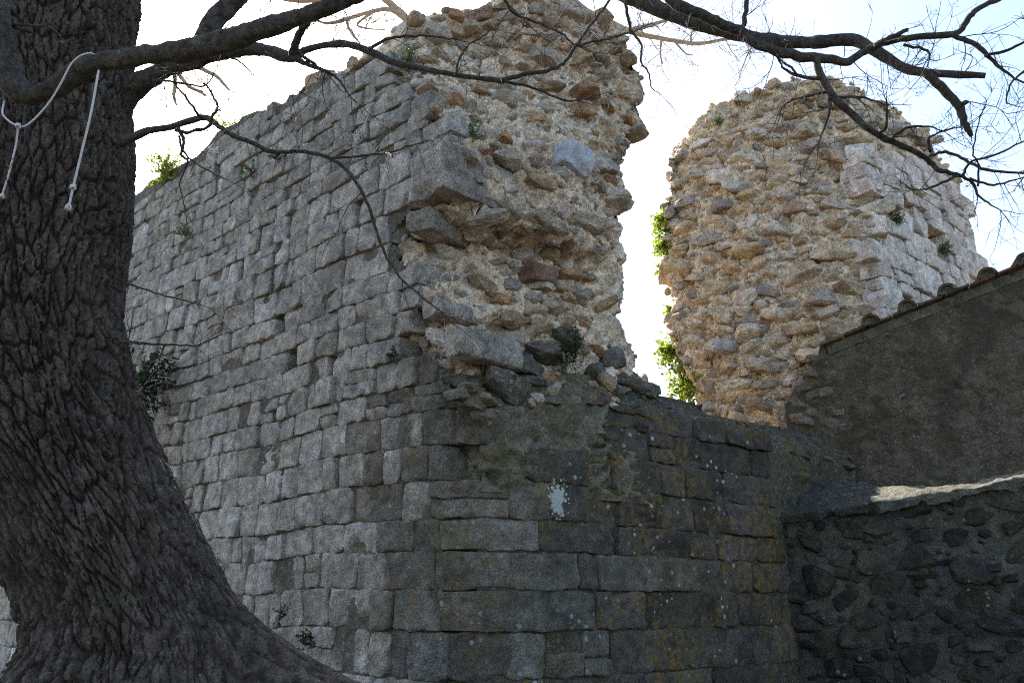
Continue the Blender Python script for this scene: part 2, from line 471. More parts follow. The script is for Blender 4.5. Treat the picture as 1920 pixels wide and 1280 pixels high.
def block_geo(pl, u0, u1, z0, z1, proud, depth, step=0.035, rough=0.010, tilt=0.012, zfun=None, bvec=None):
    """one hewn block: gridded face with worn arrises, straight sides into the wall"""
    w, h = u1 - u0, z1 - z0
    nx = max(3, min(14, int(w / step))); ny = max(3, min(12, int(h / step)))
    c = min(0.010, 0.12 * min(w, h))
    us = np.concatenate([[0], np.linspace(c, w - c, nx), [w]])
    vs = np.concatenate([[0], np.linspace(c, h - c, ny), [h]])
    U, V = np.meshgrid(us, vs, indexing='ij')
    sd = random.randrange(1 << 20)
    su, sv = U / w * 2 - 1, V / h * 2 - 1
    q = np.stack([U * 7, V * 7, np.full_like(U, sd % 997)], -1)
    # corners pulled in and edges uneven
    rc = random.uniform(0.003, 0.02)
    cor = np.clip((np.abs(su) + np.abs(sv) - 1.75) / 0.25, 0, 1)
    eu = vnoise(q * 1.6 + 31, 1) * 0.013; ev = vnoise(q * 1.6 + 57, 2) * 0.012
    sk = random.uniform(-0.03, 0.03)
    U2 = U - np.sign(su) * rc * cor + eu * (np.abs(su) ** 2) + sk * (sv) * 0.5 * h
    V2 = V - np.sign(sv) * rc * cor * 0.8 + ev * (np.abs(sv) ** 2)
    edge = np.zeros_like(U); edge[0] = edge[-1] = 1; edge[:, 0] = edge[:, -1] = 1
    D = proud + rough * (0.35 * fbm(q * 1.3, 2, 3) + 0.75 * fbm(q * 4.5, 3, 5, 0.65)) + tilt * random.uniform(-1, 1) * su + tilt * random.uniform(-1, 1) * sv
    D = D - edge * (0.006 + 0.009 * vnoise(q * 2.6, 4))
    chip = np.maximum(0, vnoise(q * 0.55 + 91, 6) - 0.42) * 0.1
    D = D - chip
    zoff = 0 if zfun is None else zfun(u0 + U2)
    F = pl.pt(u0 + U2, z0 + V2 + zoff, D)
    n0, n1 = F.shape[:2]
    verts = F.reshape(-1, 3)
    faces = [f for f in grid_faces(n0, n1).tolist()]
    global LAST_RING
    gi_ = np.arange((n0 - 1) * (n1 - 1)).reshape(n0 - 1, n1 - 1)
    nf_ = (n0 - 1) * (n1 - 1)
    LAST_RING = np.concatenate([gi_[0], gi_[-1], gi_[:, 0], gi_[:, -1], np.arange(nf_, nf_ + 2 * (n0 + n1) - 4)])
    loop = [(i, 0) for i in range(n0)] + [(n0 - 1, j) for j in range(1, n1)] + [(i, n1 - 1) for i in range(n0 - 2, -1, -1)] + [(0, j) for j in range(n1 - 2, 0, -1)]
    idx = [i * n1 + j for i, j in loop]
    back = verts[idx] + (-pl.n if bvec is None else np.asarray(bvec)) * depth
    nb = len(verts)
    verts = np.concatenate([verts, back])
    m = len(idx)
    for k in range(m):
        faces.append([idx[k], nb + k, nb + (k + 1) % m, idx[(k + 1) % m]])
    return verts, faces

def ring_faces(f):                               # worn arris and the sides of a block; the dressed face stays smooth
    return LAST_RING

def soft_corner(v):                              # the foot of the corner is worn round
    v = np.asarray(v, float)
    d = np.hypot(v[..., 0] - C0[0], v[..., 1] - C0[1])
    w = np.clip(1 - d / 1.15, 0, 1) ** 2 * 0.30 * (1 - sstep(2.9, 3.7, v[..., 2]))
    bis = (A.n + B.n) / np.linalg.norm(A.n + B.n)
    return v - bis * w[..., None]

def fix(pl, faces):                              # face winding outwards for planes whose frame is left-handed
    if np.cross(pl.d, [0, 0, 1]) @ pl.n > 0:
        return faces
    return [f[::-1] for f in faces]

def lay_courses(pl, u_lo, u_hi, z_lo, z_hi, hrange, lrange, keep, seed, joint=0.014, starts=None, hs=None):
    rr = random.Random(seed)
    z = z_lo; out = []; k = 0
    while z < z_hi:
        h = hs(z, rr) if hs else rr.uniform(*hrange)
        u = u_lo + (starts(k) if starts else rr.uniform(-0.3, 0))
        first = True
        while u < u_hi:
            l = rr.uniform(*lrange) * (1.35 if rr.random() < 0.2 else 1) * (0.6 if rr.random() < 0.18 else 1)
            a, b = u, min(u + l, u_hi + 0.2)
            cu, cz = (a + b) / 2, z + h / 2
            if keep(cu, cz):
                if h > 0.24 and rr.random() < 0.10:      # two thin stones instead of one
                    s = rr.uniform(0.4, 0.6)
                    out.append((a, b, z, z + h * s, joint, k)); out.append((a, b, z + h * s, z + h, joint, k))
                else:
                    out.append((a, b, z, z + h, joint, k))
            u = b; first = False
        z += h; k += 1
    return out

# stone shapes for the rubble, shared by all rubble pieces
def make_stone_library(n):
    lib = []
    bm = bmesh.new(); bmesh.ops.create_icosphere(bm, subdivisions=3, radius=1.0)
    base = np.array([v.co[:] for v in bm.verts]); fc = np.array([[v.index for v in f.verts] for f in bm.faces]); bm.free()
    r_ = np.random.default_rng(5)
    for i in range(n):
        d = base / np.linalg.norm(base, axis=1, keepdims=True)
        R = np.full(len(d), 1.25)
        nr = r_.normal(size=(7, 3))
        nr /= np.linalg.norm(nr, axis=1, keepdims=True)
        nr = np.concatenate([nr, [[0, 0, 1], [0, 0, -1], [1, 0, 0], [-1, 0, 0], [0, 1, 0], [0, -1, 0]] + r_.normal(scale=0.16, size=(6, 3))])
        nr /= np.linalg.norm(nr, axis=1, keepdims=True)
        dd = np.concatenate([r_.uniform(0.55, 1.0, 7), r_.uniform(0.55, 0.9, 6)])
        for q, e in zip(nr, dd):
            k = d @ q
            R = np.minimum(R, np.where(k > 1e-3, e / np.maximum(k, 1e-3), 9))
        v = d * R[:, None]
        lay = np.floor((v[:, 2] + 0.12 * fbm(v * 2 + i, 2, i)) * 7)
        v = v * (1 + 0.03 * fbm(v * 2.2 + i * 7.7, 3, i)[:, None] + 0.035 * fbm(v * 6 + i, 2, i)[:, None])
        v[:, :2] *= (1 + 0.07 * (hash3(lay.astype(np.int64), lay.astype(np.int64) * 0 + i, lay.astype(np.int64) * 0, 4) - 0.5))[:, None]
        lib.append((v, fc))
    return lib
LIB = make_stone_library(26)
LIBMESH = {}
def lib_mesh(i, mat, name):
    key = (i, mat.name, name)
    if key not in LIBMESH:
        v, f = LIB[i]
        me = bpy.data.meshes.new(name)
        me.from_pydata(v.tolist(), [], f.tolist())
        me.materials.append(mat)
        LIBMESH[key] = me
    return LIBMESH[key]

def frame_from(n, tilt, yaw):
    n = np.array(n, float); n[2] *= 0.35
    n /= np.linalg.norm(n) + 1e-9
    x = np.cross([0, 0, 1.0], n); x /= np.linalg.norm(x) + 1e-9
    z = np.cross(n, x)
    # columns: x along wall, y into the wall (outward -n), z up
    Rm = np.stack([x, n, z], 1)
    ca, sa = math.cos(tilt), math.sin(tilt)
    R1 = np.array([[ca, 0, sa], [0, 1, 0], [-sa, 0, ca]])
    cy, sy = math.cos(yaw), math.sin(yaw)
    R2 = np.array([[cy, -sy, 0], [sy, cy, 0], [0, 0, 1]])
    cx = random.gauss(0, 0.18)
    R3 = np.array([[1, 0, 0], [0, math.cos(cx), -math.sin(cx)], [0, math.sin(cx), math.cos(cx)]])
    return Rm @ R1 @ R2 @ R3

from mathutils import Matrix
def place_stone(parent, p, n, sz, mat, name='stone', emb=0.35, tilt=None, yaw=None, lib=None):
    i = random.randrange(len(LIB)) if lib is None else lib
    vd = EYE - np.asarray(p)
    if vd @ np.asarray(n) < 0.5 * np.linalg.norm(vd):   # stones on the rim are bedded deeper
        fac = float(np.clip(vd @ np.asarray(n) / (0.5 * np.linalg.norm(vd)), 0, 1))
        emb = max(emb, 0.1) + 0.6 - 0.35 * fac; sz = np.asarray(sz) * (0.55 + 0.3 * fac)
    Rm = frame_from(n, random.gauss(0, 0.24) if tilt is None else tilt, random.gauss(0, 0.3) if yaw is None else yaw)
    o = bpy.data.objects.new(name, lib_mesh(i, mat, name))
    vd = EYE - np.asarray(p); vd /= np.linalg.norm(vd)
    c = np.asarray(p) - np.asarray(n) * sz[1] * emb
    m4 = Matrix.Identity(4)
    for a in range(3):
        for b in range(3):
            m4[a][b] = Rm[a, b] * sz[b]
        m4[a][3] = c[a]
    o.matrix_world = m4
    COL.objects.link(o)
    o.parent = parent
    return o

def stone_into(mb, p, n, sz, emb=0.35):
    v, f = LOW[random.randrange(len(LOW))]
    Rm = frame_from(n, random.gauss(0, 0.25), random.gauss(0, 0.5))
    c = np.asarray(p) + np.asarray(n) * sz[1] * -emb
    mb.add((v * np.asarray(sz)) @ Rm.T + c, f)

def make_low(n):
    bm = bmesh.new(); bmesh.ops.create_icosphere(bm, subdivisions=2, radius=1.0)
    base = np.array([v.co[:] for v in bm.verts]); fc = np.array([[v.index for v in f.verts] for f in bm.faces]); bm.free()
    r_ = np.random.default_rng(9); out = []
    for i in range(n):
        d = base / np.linalg.norm(base, axis=1, keepdims=True)
        R = np.full(len(d), 1.2)
        nr = r_.normal(size=(10, 3)); nr /= np.linalg.norm(nr, axis=1, keepdims=True)
        for q, e in zip(nr, r_.uniform(0.65, 1.0, 10)):
            k = d @ q
            R = np.minimum(R, np.where(k > 1e-3, e / np.maximum(k, 1e-3), 9))
        out.append((d * R[:, None], fc))
    return out
LOW = make_low(16)

def scatter(P, N, mask, classes, seed):
    """dart throwing over a gridded surface; classes = [(tries, size range, flatness range)]; big stones first"""
    r_ = np.random.default_rng(seed)
    idx = np.argwhere(mask)
    acc_p = np.zeros((0, 3)); acc_r = np.zeros(0); out = []
    for ci, (tries, (s0, s1), (f0, f1), pack) in enumerate(classes):
        pick = idx[r_.integers(0, len(idx), tries)]
        for (i, j) in pick:
            p = P[i, j]; L_ = r_.uniform(s0, s1)
            if len(acc_r):
                d = p - acc_p
                dist = np.sqrt(d[:, 0] ** 2 + d[:, 1] ** 2 + (d[:, 2] * 1.55) ** 2)
                if (dist < (acc_r + L_) * pack).any():
                    continue
            acc_p = np.vstack([acc_p, p]); acc_r = np.append(acc_r, L_)
            out.append((ci, p, N[i, j], np.array([L_, L_ * r_.uniform(0.6, 0.95), L_ * r_.uniform(f0, f1)])))
    return out

def solve_top(pos, outline, lo=1.0, hi=14.0):
    xs = [a for a, b in outline]; ys = [b for a, b in outline]
    for _ in range(36):
        m = (lo + hi) / 2
        px, py = proj(pos(m))
        if py > np.interp(px, xs, ys):
            lo = m
        else:
            hi = m
    return lo

def prune(parent_name_parts, limit):
    return

# ---- the near ruin: long ashlar face A, its broken end, and the stub of the face B below it
OUT_A = [(-300, 700), (100, 470), (270, 356), (285, 338), (372, 292), (395, 268), (410, 246), (450, 228), (456, 218), (485, 206), (510, 204), (540, 190), (545, 176), (565, 176), (600, 152), (612, 136), (650, 138), (665, 124), (695, 103), (754, 86), (757, 60), (769, 46), (815, 43), (820, 31), (852, 25), (872, 19), (906, 16), (943, 5), (960, -14), (1000, -16), (1058, 4), (1072, 21), (1107, 34), (1130, 49), (1165, 57), (1172, 78), (1300, 110)]
OUT_R = [(1168, 62), (1171, 77), (1177, 100), (1178, 117), (1195, 140), (1203, 166), (1204, 189), (1193, 206), (1205, 226), (1212, 243), (1196, 258), (1182, 272), (1168, 289), (1172, 307), (1156, 319), (1166, 339), (1162, 353), (1182, 380), (1180, 393), (1154, 408), (1166, 437), (1158, 453), (1162, 487), (1160, 524), (1164, 541), (1154, 571), (1157, 625), (1178, 652), (1184, 682), (1182, 695), (1200, 720), (1215, 760), (1230, 860), (1230, 900)]
SET = 0.42
tz = np.array([B.hit(px, py, -SET) for px, py in OUT_R])
o_ = np.argsort(tz[:, 1]); SZ, ST = tz[o_, 1], tz[o_, 0]
KPX = [(690, 90), (745, 130), (800, 170), (830, 215), (855, 265), (860, 330), (845, 390), (790, 425), (760, 445), (770, 475), (800, 530), (815, 575), (800, 605), (815, 650), (835, 690), (850, 720), (868, 770), (880, 840), (900, 900)]
kz = np.array([A.hit(px, py, -0.1) for px, py in KPX])
o_ = np.argsort(kz[:, 1]); KZ, KU = kz[o_, 1], kz[o_, 0]
ZL0 = B.hit(1000, 900)[1]; ZL1 = B.hit(1000, 705, -0.3)[1]

def near_pos(v, z):
    """point of the broken end: v 0..1 runs across the break, 1..2.2 back along the inner side"""
    sb = SET * float(sstep(ZL0, ZL1, z)) - 0.0
    uk = float(np.interp(z, KZ, KU))
    lowk = float(sstep(ZL0, ZL1, z))
    K = A.o + A.d * uk * lowk - A.n * 0.10
    S = B.o + B.d * float(np.interp(z, SZ, ST)) - B.n * (sb + 0.06 * (1 - lowk))
    if v < 0:
        p = K - A.d * v * 2.2 - A.n * (0.02 + 0.1 * min(1, -v * 6))
    elif v <= 1:
        p = K + (S - K) * v
        p = p + B.n * (0.16 * math.sin(math.pi * v) * lowk)
    else:
        p = S + A.d * (v - 1) * 2.6 + B.d * 0.15 * (v - 1)
    return soft_corner(np.array([p[0], p[1], z]))

def loft(pos, vs, z0, outline, nz, back, amp, seed, freq=2.2, extra_rows=5):
    P = np.zeros((len(vs), nz + extra_rows, 3))
    for i, v in enumerate(vs):
        zt = solve_top(lambda z: pos(v, z), outline)
        for j, w in enumerate(np.linspace(0, 1, nz)):
            P[i, j] = pos(v, z0 + (zt - z0) * w)
        for e in range(extra_rows):
            q = P[i, nz - 1].copy(); q += np.asarray(back) * (e + 1) / extra_rows; q[2] -= 0.25 * ((e + 1) / extra_rows) ** 2
            P[i, nz + e] = q
    N = grid_normals(P)
    if np.mean(((EYE - P) * N).sum(-1)) < 0:
        N = -N
    q = P * freq
    d = amp * (1.0 * fbm(q, 3, seed) + 0.75 * (0.5 - 2 * np.abs(fbm(P * [6, 6, 9], 3, seed + 9))) + 0.3 * (0.5 - 2 * np.abs(fbm(P * [14, 14, 22], 3, seed + 20))))
    d -= amp * 0.8 * np.maximum(0, vnoise(P * 4.1 + 5, seed + 4) - 0.45) * 2
    P2 = P + N * d[..., None]
    N2 = grid_normals(P2)
    s = np.sign((N2 * N).sum(-1, keepdims=True)); N2 = N2 * np.where(s == 0, 1, s)
    return P2, N2

near = thing('ruined_wall', 'tall ruined wall with long grey ashlar face and broken rubble end, behind the oak trunk', 'ruin')
vs = np.concatenate([np.linspace(-0.45, 0, 28)[:-1], np.linspace(0, 1, 110), np.linspace(1, 2.2, 60)[1:]])
NP, NN = loft(near_pos, vs, ZL0 - 0.1, OUT_A, 240, A.d * 1.4, 0.10, 3)
mesh_obj('rubble_core', NP.reshape(-1, 3), fix(B, grid_faces(*NP.shape[:2]).tolist()), M['core'], near)
cm = [o for o in near.children if o.name.startswith('rubble_core')][0].data; cm.materials.append(M['ledge'])
_px, _py = proj(NP); _f = ((_py + 30 * fbm(NP * 4, 3, 77)) > 700)[:-1, :-1].reshape(-1)
cm.polygons.foreach_set('material_index', _f.astype(np.int32))

# ashlar of face A
POLY_A = [(-400, 1700), (-400, 700), (100, 474), (270, 362), (372, 298), (410, 256), (450, 236), (490, 214), (545, 192), (600, 160), (660, 132), (700, 128), (760, 168), (800, 190), (815, 235), (840, 262), (842, 300), (838, 352), (770, 400), (735, 440), (748, 480), (790, 540), (790, 580), (770, 610), (790, 650), (820, 655), (835, 705), (858, 740), (880, 760), (930, 800), (960, 1100), (960, 1700)]
U_END = A.hit(35, 600)[0]
Z_TOPA = A.hit(560, 150)[1] + 1.0
holes_px = [(500, 778), (405, 606), (345, 650), (648, 402), (545, 664), (597, 690), (512, 604), (322, 795), (750, 465), (392, 318), (300, 600), (430, 505), (770, 640)]
holes = [A.hit(*h) for h in holes_px]
def wavA(u):
    return (0.02 * np.sin(np.asarray(u) * 1.3) + 0.012 * np.sin(np.asarray(u) * 3.7 + 1)) * sstep(0.3, 1.3, u)
def keepA(u, z):
    px, py = proj(A.pt(np.array(u), np.array(z)))
    return inside(POLY_A, float(px), float(py)) and u < U_END + 0.3
def hsA(z, rr):
    return rr.uniform(0.28, 0.42) if z < 1.7 else (rr.uniform(0.2, 0.31) if z < 5.5 else rr.uniform(0.16, 0.25))
ZB = 0.45
# courses are shared by the two faces so that the corner stones bond
rrh = random.Random(4); course = [ZB]
while course[-1] < Z_TOPA:
    course.append(course[-1] + hsA(course[-1], rrh))
def courses_on(pl, u0f, u1, keep, lrange, seed):
    rr = random.Random(seed); out = []
    for k in range(len(course) - 1):
        z0, z1 = course[k], course[k + 1]; h = z1 - z0
        u = u0f(k)
        while u < u1:
            l = rr.uniform(*lrange) * (1.4 if rr.random() < 0.18 else 1) * (0.55 if rr.random() < 0.16 else 1)
            if z0 < 2.2: l *= 1.2
            b = u + l
            if keep((u + b) / 2, (z0 + z1) / 2):
                if rr.random() < 0.09 and h > 0.22:
                    s = rr.uniform(0.4, 0.6)
                    out += [(u, b, z0, z0 + h * s), (u, b, z0 + h * s, z1)]
                else:
                    out.append((u, b, z0, z1))
            u = b
    return out
blA = courses_on(A, lambda k: 0.0 if k % 2 == 0 else 0.335, U_END, keepA, (0.19, 0.47), 11)

missing = []
def is_hole(u0, u1, z0, z1, hs_):
    return any(u0 < hu < u1 and z0 < hz < z1 for hu, hz in hs_)
items = []
for (u0, u1, z0, z1) in blA:
    if is_hole(u0, u1, z0, z1, holes):
        # a slot: only part of the stone is gone
        w = u1 - u0
        g0 = random.uniform(0.2, 0.4)
        missing.append((u0, u0 + w * g0 if w > 0.2 else u1, z0, z1))
        if w > 0.2:
            items.append((u0 + w * g0, u1, z0, z1))
        continue
    items.append((u0, u1, z0, z1))
def area_px(pl, it):
    u0, u1, z0, z1 = it
    q = pl.pt(np.array([u0, u1, u1, u0]), np.array([z0, z0, z1, z1]))
    x, y = proj(q)
    a = 0.5 * abs(np.dot(x, np.roll(y, -1)) - np.dot(y, np.roll(x, -1)))
    vis = (x.mean() > 235) and (x.mean() < 1925) and (y.mean() < 1290) and (y.mean() > -20)
    if vis and y.mean() > 700 and x.mean() < 250 + (y.mean() - 700) * 0.5:
        vis = False
    return a if vis else 0.0
def lay_blocks(pl, items, mat, parent, name, limit, zf, rest_name, depth=0.34, proud_s=0.008, step=0.032, matfun=None, bvec=None):
    order = sorted(items, key=lambda it: -area_px(pl, it))
    rest = MB()
    for n, it in enumerate(order):
        u0, u1, z0, z1 = it
        j = random.uniform(0.0015, 0.006)
        jz = random.uniform(0.0015, 0.0055)
        if random.random() < 0.13 and u1 - u0 > 0.25: u1 -= random.uniform(0.01, 0.04)
        if random.random() < 0.08: z1 -= random.uniform(0.006, 0.02)
        pr = random.gauss(0, proud_s) + (random.choice((-0.028, 0.02)) if random.random() < 0.06 else 0)
        v, f = block_geo(pl, u0 + j, u1 - j, z0 + jz, z1 - jz, pr, depth, step=step, zfun=zf, tilt=0.012, bvec=bvec)
        v = soft_corner(v)
        f = fix(pl, f)
        ap = area_px(pl, it)
        if n < limit and ap > 60:
            m = matfun(it) if matfun else mat
            mesh_obj(name, v, f, m, parent, True, v.mean(0), flat=ring_faces(f))
        else:
            rest.add(v, f)
    if rest.n:
        r = rest.build(rest_name, mat, parent)
        r['kind'] = 'stuff'

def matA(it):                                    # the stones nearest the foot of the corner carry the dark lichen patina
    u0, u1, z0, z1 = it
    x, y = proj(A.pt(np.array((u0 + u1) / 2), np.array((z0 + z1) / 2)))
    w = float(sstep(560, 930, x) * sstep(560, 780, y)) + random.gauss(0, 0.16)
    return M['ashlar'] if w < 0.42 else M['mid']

def core_sheet(pl, u0, u1, z0, ztop, mat, parent, name, off, amp, seed, holes_=(), zf=None, res=0.04, depth_back=0.8, push=None, drop=None):
    nu = int((u1 - u0) / res) + 2
    us = np.linspace(u0, u1, nu)
    zt = np.array([ztop(u) for u in us])
    nz = int((zt.max() - z0) / res) + 2
    W = np.linspace(0, 1, nz)
    U = np.repeat(us[:, None], nz, 1)
    Z = z0 + (zt[:, None] - z0) * W[None]
    base = pl.pt(U, Z, np.zeros_like(U))
    D = off + amp * (fbm(base * 3, 3, seed) + 0.5 * fbm(base * 14, 3, seed + 3))
    for (a, b, c, d) in holes_:
        zz = Z - (zf(U) if zf else 0)
        m = (U > a - 0.01) & (U < b + 0.01) & (zz > c - 0.005) & (zz < d + 0.005)
        D = np.where(m, off - 0.24, D)
    if push is not None:
        D = D + push(U, Z, base)
    P = pl.pt(U, Z, D)
    n = 4                                        # the ragged top runs back over the wall's thickness
    ext = np.zeros((nu, n, 3))
    for e in range(n):
        ext[:, e] = P[:, -1] - pl.n * depth_back * (e + 1) / n
        ext[:, e, 2] += 0.05 * fbm(ext[:, e] * 4, 3, seed + 8) - 0.12 * (e + 1) / n
    P2 = np.concatenate([P, ext], 1)
    P2 = soft_corner(P2)
    fc = grid_faces(nu, nz + n)
    if drop is not None:
        m = drop(P2).reshape(-1)
        fc = fc[~m[fc].any(1)]
    o = mesh_obj(name, P2.reshape(-1, 3), fix(pl, fc.tolist()), mat, parent)
    return P2, o

def dropA(P):
    px, py = proj(P)
    m = np.array([[not inside(POLY_A, x, y) for x, y in zip(ax, ay)] for ax, ay in zip(px, py)])
    c = (P - A.o) @ A.d
    return (m & (px > 640)) | ((c < 1.2) & ((A.o - P) @ A.n > 0.15))
topA = lambda u: solve_top(lambda z: A.pt(np.array(u), np.array(z), np.array(-0.05)), OUT_A) - 0.02
CA, _ = core_sheet(A, 0.06, U_END + 0.3, 0.3, topA, M['joint'], near, 'mortar_bed', -0.031, 0.010, 21, missing, wavA, 0.04, 1.6, None, dropA)
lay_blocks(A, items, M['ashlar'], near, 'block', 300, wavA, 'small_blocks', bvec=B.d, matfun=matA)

# the ends of the wall body, so that it is a solid mass and throws its shadow
def slab(pl, u0, u1, z0, z1, d0, d1):
    v = [pl.pt(np.array(u), np.array(z), np.array(-d)) for u in (u0, u1) for z in (z0, z1) for d in (d0, d1)]
    f = [[0, 1, 3, 2], [4, 6, 7, 5], [0, 4, 5, 1], [2, 3, 7, 6], [0, 2, 6, 4], [1, 5, 7, 3]]
    return np.array(v), f
v, f = slab(A, 0.9, U_END + 0.2, 0.3, topA(3.0) - 0.9, 0.3, 1.9)
mesh_obj('wall_body', v, f, M['core'], near, False)

# rubble stones on the broken end
pxN, pyN = proj(NP)
maskN = (pyN > -40) & (pyN < 760) & (np.arange(NP.shape[0])[:, None] < 162)
maskN &= ~(np.array([[inside(POLY_A, x, y) for x, y in zip(ax, ay)] for ax, ay in zip(pxN, pyN)]) & (np.arange(NP.shape[0])[:, None] < 30))
st = scatter(NP, NN, maskN, [(600, (0.16, 0.26), (0.34, 0.6), 0.66), (1100, (0.12, 0.18), (0.36, 0.62), 0.64), (2600, (0.08, 0.125), (0.38, 0.7), 0.68), (5000, (0.035, 0.07), (0.4, 0.8), 0.8), (3500, (0.018, 0.034), (0.4, 0.9), 0.9)], 31)
small = MB(); cnt = 0
RX = [a for a, b in OUT_R]; RY = [b for a, b in OUT_R]
for ci, p, n, sz in st:
    _x, _y = proj(p)
    if _y < 700 and _x > np.interp(_y, RY, RX) - 60 * sz[0] + 4 and ci < 3:
        continue                                 # nothing hangs free of the broken edge
    if ci < 3 and cnt < 290:
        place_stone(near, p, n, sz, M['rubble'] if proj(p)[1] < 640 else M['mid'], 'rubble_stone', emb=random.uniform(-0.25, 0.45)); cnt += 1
    else:
        stone_into(small, p, n, sz, emb=random.uniform(0.0, 0.6))
s_ = small.build('rubble_chips', M['rubble'], near, False); s_['kind'] = 'stuff'
# quoins that still hang out of the break, and the pale squared stone set in the middle of it
def box_stone(pl, u, z, w, h, d, out, mat, parent, name='quoin_block', rot=0.0, tilt=0.0):
    q = Plane((0, 0), (pl.d[0] * math.cos(rot) - pl.d[1] * math.sin(rot), pl.d[0] * math.sin(rot) + pl.d[1] * math.cos(rot)))
    if q.n @ pl.n < 0: q.n = -q.n
    q.o = pl.o + pl.d * u + pl.n * out
    q.o = q.o.copy(); q.o[2] = 0
    v, f = block_geo(q, -w / 2, w / 2, z - h / 2, z + h / 2, 0.0, d, step=0.03, rough=0.02, tilt=0.02)
    if tilt:
        c = v.mean(0); a = np.cross([0, 0, 1], q.n); 
        ct, s_t = math.cos(tilt), math.sin(tilt)
        r = v - c
        v = c + r * ct + np.cross(q.n, r) * s_t + np.outer(r @ q.n, q.n) * (1 - ct)
    return mesh_obj(name, v, fix(q, f), mat, parent, True, v.mean(0))
for (px, py, w, h, d, out, rot) in [(822, 335, 0.46, 0.44, 0.8, 0.15, -0.12), (850, 640, 0.22, 0.24, 0.7, 0.02, -0.1), (795, 415, 0.30, 0.2, 0.5, 0.05, 0.1), (800, 575, 0.22, 0.17, 0.6, 0.0, -0.1), (790, 205, 0.3, 0.28, 0.4, 0.03, -0.1), (775, 268, 0.2, 0.24, 0.4, 0.02, 0)]:
    u, z = A.hit(px, py)
    box_stone(A, u, z, w, h, d, out, M['ashlar'], near, rot=rot)
u, z = B.hit(1072, 305, -0.25)
M['pale_grey'] = stone('pale_grey_block', [(0, (0.46, 0.46, 0.47)), (1, (0.5, 0.5, 0.51))], 0.5, bump=0.006)
box_stone(B, u, z, 0.36, 0.28, 0.5, -0.10, M['pale_grey'], near, 'squared_stone', rot=0.15, tilt=-0.2)
u, z = B.hit(1032, 508, -0.25)
M['red'] = stone('red_stone', [(0, (0.22, 0.12, 0.08)), (1, (0.30, 0.19, 0.125))], 1.0, streak=0.3)
box_stone(B, u, z, 0.30, 0.17, 0.3, -0.30, M['red'], near, 'red_stone', rot=0.05)

for (px, py, w) in [(862, 738, 0.12), (885, 755, 0.13), (905, 775, 0.1), (880, 725, 0.1), (918, 752, 0.11)]:
    u, z = B.hit(px, py, -0.05)
    place_stone(near, B.pt(np.array(u), np.array(z), np.array(-0.06)), B.n, (w, 0.11, w * 0.55), M['mid'], 'rubble_stone', emb=0.2)

# ---- the low front wall under and right of the break
T_END = B.hit(1487, 1100)[0]
OUT_B = [(700, 760), (860, 770), (930, 850), (1000, 830), (1100, 800), (1160, 730), (1195, 708), (1221, 714), (1238, 724), (1290, 735), (1350, 752), (1353, 766), (1430, 782), (1500, 793), (1600, 812), (1700, 830)]
POLY_B = [(840, 730), (905, 735), (915, 850), (950, 875), (985, 862), (995, 812), (1090, 808), (1115, 870), (1180, 850), (1200, 800), (1260, 775), (1320, 790), (1390, 800), (1450, 840), (1500, 855), (1500, 1700), (840, 1700)]
low = thing('breached_wall', 'low dark ashlar wall spotted with orange and white lichen beneath the breach', 'wall')
topB = lambda t: solve_top(lambda z: B.pt(np.array(t), np.array(z), np.array(-0.08)), OUT_B)
def keepB(u, z):
    px, py = proj(B.pt(np.array(u), np.array(z)))
    return inside(POLY_B, float(px), float(py)) and u < T_END - 0.05
itB = courses_on(B, lambda k: 0.335 if k % 2 == 0 else 0.0, T_END - 0.05, keepB, (0.3, 0.8), 5)
itB = [(a, min(b, T_END), c, d) for a, b, c, d in itB if min(b, T_END) - a > 0.08]
def pushB(U, Z, base):
    zt = np.array([topB(u) for u in U[:, 0]])[:, None]
    return -0.3 * sstep(0.42, 0.0, zt - Z) ** 1.5
T_EXT = B.hit(1612, 830, -0.1)[0]
CB, _ = core_sheet(B, 0.06, T_EXT, 0.3, topB, M['joint_low'], low, 'mortar_bed', -0.034, 0.012, 41, (), None, 0.035, 1.4, pushB)
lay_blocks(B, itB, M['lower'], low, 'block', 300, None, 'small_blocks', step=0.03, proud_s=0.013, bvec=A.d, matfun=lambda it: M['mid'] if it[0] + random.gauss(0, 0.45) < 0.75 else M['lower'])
BN = grid_normals(CB)
BN = np.where((BN @ B.n)[..., None] < -0.2, -BN, BN)
pxB, pyB = proj(CB)
mB = np.array([[not inside(POLY_B, x, y) for x, y in zip(ax, ay)] for ax, ay in zip(pxB, pyB)]) & (pyB < 900) & (pxB > 900)
BN2 = np.where(BN[..., 2:3] < -0.3, -BN, BN)
st = scatter(CB, BN2, mB, [(220, (0.13, 0.2), (0.3, 0.5), 0.7), (900, (0.07, 0.12), (0.35, 0.65), 0.7), (3500, (0.03, 0.06), (0.4, 0.8), 0.8)], 51)
small = MB()
for ci, p, n, sz in st:
    if ci < 2:
        place_stone(low, p, n, sz, M['lower'], 'ledge_stone', emb=random.uniform(0.1, 0.6))
    else:
        stone_into(small, p, n, sz, emb=0.3)
s_ = small.build('ledge_chips', M['lower'], low, False); s_['kind'] = 'stuff'
v, f = slab(B, 0.3, T_END - 0.1, 0.3, 2.6, 0.2, 1.5)
mesh_obj('wall_body', v, f, M['joint_low'], low, False)

